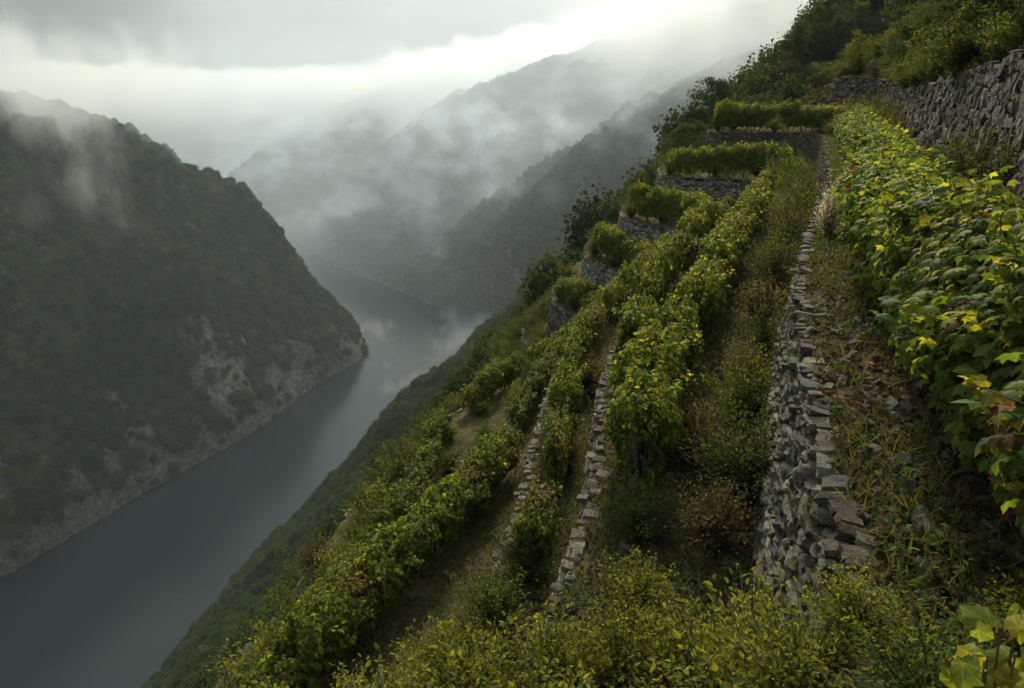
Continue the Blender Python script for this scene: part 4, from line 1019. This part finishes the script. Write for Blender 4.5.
def b_bank(t, co, x, y, z):
    zt = mth(t, 'ADD', 62.0, mth(t, 'MULTIPLY', ss(t, x, -500, 650), 165.0))
    zt = mth(t, 'ADD', zt, mth(t, 'MULTIPLY', mth(t, 'SUBTRACT', noise(t, co, .0055, 4, (1, 1, 0)), .5), 190.0))
    depth = mth(t, 'SUBTRACT', zt, z)
    fr = mth(t, 'SUBTRACT', y, mth(t, 'ADD', 1545.0, mth(t, 'MULTIPLY', x, .36)))
    fr = mth(t, 'SUBTRACT', fr, mth(t, 'MULTIPLY', ss(t, x, -190, -330), 330.0))
    fr = mth(t, 'ADD', fr, mth(t, 'MULTIPLY', ss(t, x, 60, 230), 230.0))
    top = mth(t, 'MULTIPLY', ss(t, depth, 0, 14), ss(t, fr, -150, 170))
    body = noise(t, co, .006, 4, (1, .7, 2.0), .6)
    # thick near its top, breaking into rags lower down
    thr = mth(t, 'ADD', .27, mth(t, 'MULTIPLY', ss(t, depth, 50, 260), .30))
    rag = ss(t, mth(t, 'SUBTRACT', body, thr), 0, .16)
    return mth(t, 'MULTIPLY', mth(t, 'MULTIPLY', top, rag), .010)
fog('fog_bank', 'thick bright fog bank rolling along the far mountain ridges', (-2300, 1080, -240), (1300, 2700, 240), b_bank, 45)
def b_valley(t, co, x, y, z):
    body = noise(t, co, .011, 4, (1, .8, 1.3), .6, (7, 3, 1))
    hz = mth(t, 'MULTIPLY', mth(t, 'MULTIPLY', ss(t, z, -296, -180), ss(t, z, 60, -30)), ss(t, y, 850, 980))
    rag = ss(t, mth(t, 'SUBTRACT', body, .53), 0, .16)
    return mth(t, 'ADD', mth(t, 'MULTIPLY', mth(t, 'MULTIPLY', hz, rag), .006), mth(t, 'MULTIPLY', ss(t, y, 770, 1080), .0012))
fog('mist_patches', 'torn patches of mist drifting before the far mountainside', (-520, 770, -290), (660, 1320, 150), b_valley, 28, .5, (.72, .82, .90))
def b_wisp(cx, cy, cz, rx, ry, rz, k, sc):
    def f(t, co, x, y, z):
        q = lambda v, c, r: mth(t, 'POWER', mth(t, 'ABSOLUTE', mth(t, 'DIVIDE', mth(t, 'SUBTRACT', v, c), r)), 2.0)
        e = mth(t, 'SUBTRACT', 1.0, mth(t, 'ADD', mth(t, 'ADD', q(x, cx, rx), q(y, cy, ry)), q(z, cz, rz)))
        n = noise(t, co, sc, 6, (1.2, 1.2, .55), .68, (3, 8, 2))
        e = mth(t, 'ADD', e, mth(t, 'MULTIPLY', mth(t, 'SUBTRACT', n, .60), 5.0))
        return mth(t, 'MULTIPLY', ss(t, e, 0, .8), k)
    return f
def wisp(name, label, c, r, k, sc, step):
    lo = tuple(a - b * 1.25 for a, b in zip(c, r)); hi = tuple(a + b * 1.25 for a, b in zip(c, r))
    lo = (lo[0], lo[1], max(lo[2], -299.5))
    fog(name, label, lo, hi, b_wisp(*c, *r, k, sc), step)
wisp('mist_wisp', 'pale wisp of mist hanging down the face of the left hill', (-345, 560, -48), (62, 50, 86), .007, .022, 9)
wisp('mist_cap', 'thin mist dragging over the top of the left hill', (-500, 690, 14), (260, 180, 74), .012, .012, 18)
wisp('river_mist', 'low pale mist lying on the river at its far bend', (-40, 835, -296), (190, 190, 24), .030, .008, 8)

def b_veil(t, co, x, y, z):
    h = mth(t, 'SUBTRACT', z, mth(t, 'MULTIPLY', x, .16))
    up = mth(t, 'MULTIPLY', ss(t, h, -50, 60), ss(t, x, 40, 260))
    n = noise(t, co, .012, 5, (1, .7, 1.0), .62, (1, 5, 2))
    rag = ss(t, mth(t, 'SUBTRACT', n, .43), 0, .2)
    return mth(t, 'MULTIPLY', mth(t, 'MULTIPLY', up, mth(t, 'ADD', rag, .22)), .0095)
fog('ridge_mist', 'warm lit mist pouring over the nearer ridge at the upper right', (30, 620, -130), (900, 1010, 240), b_veil, 26, .5)
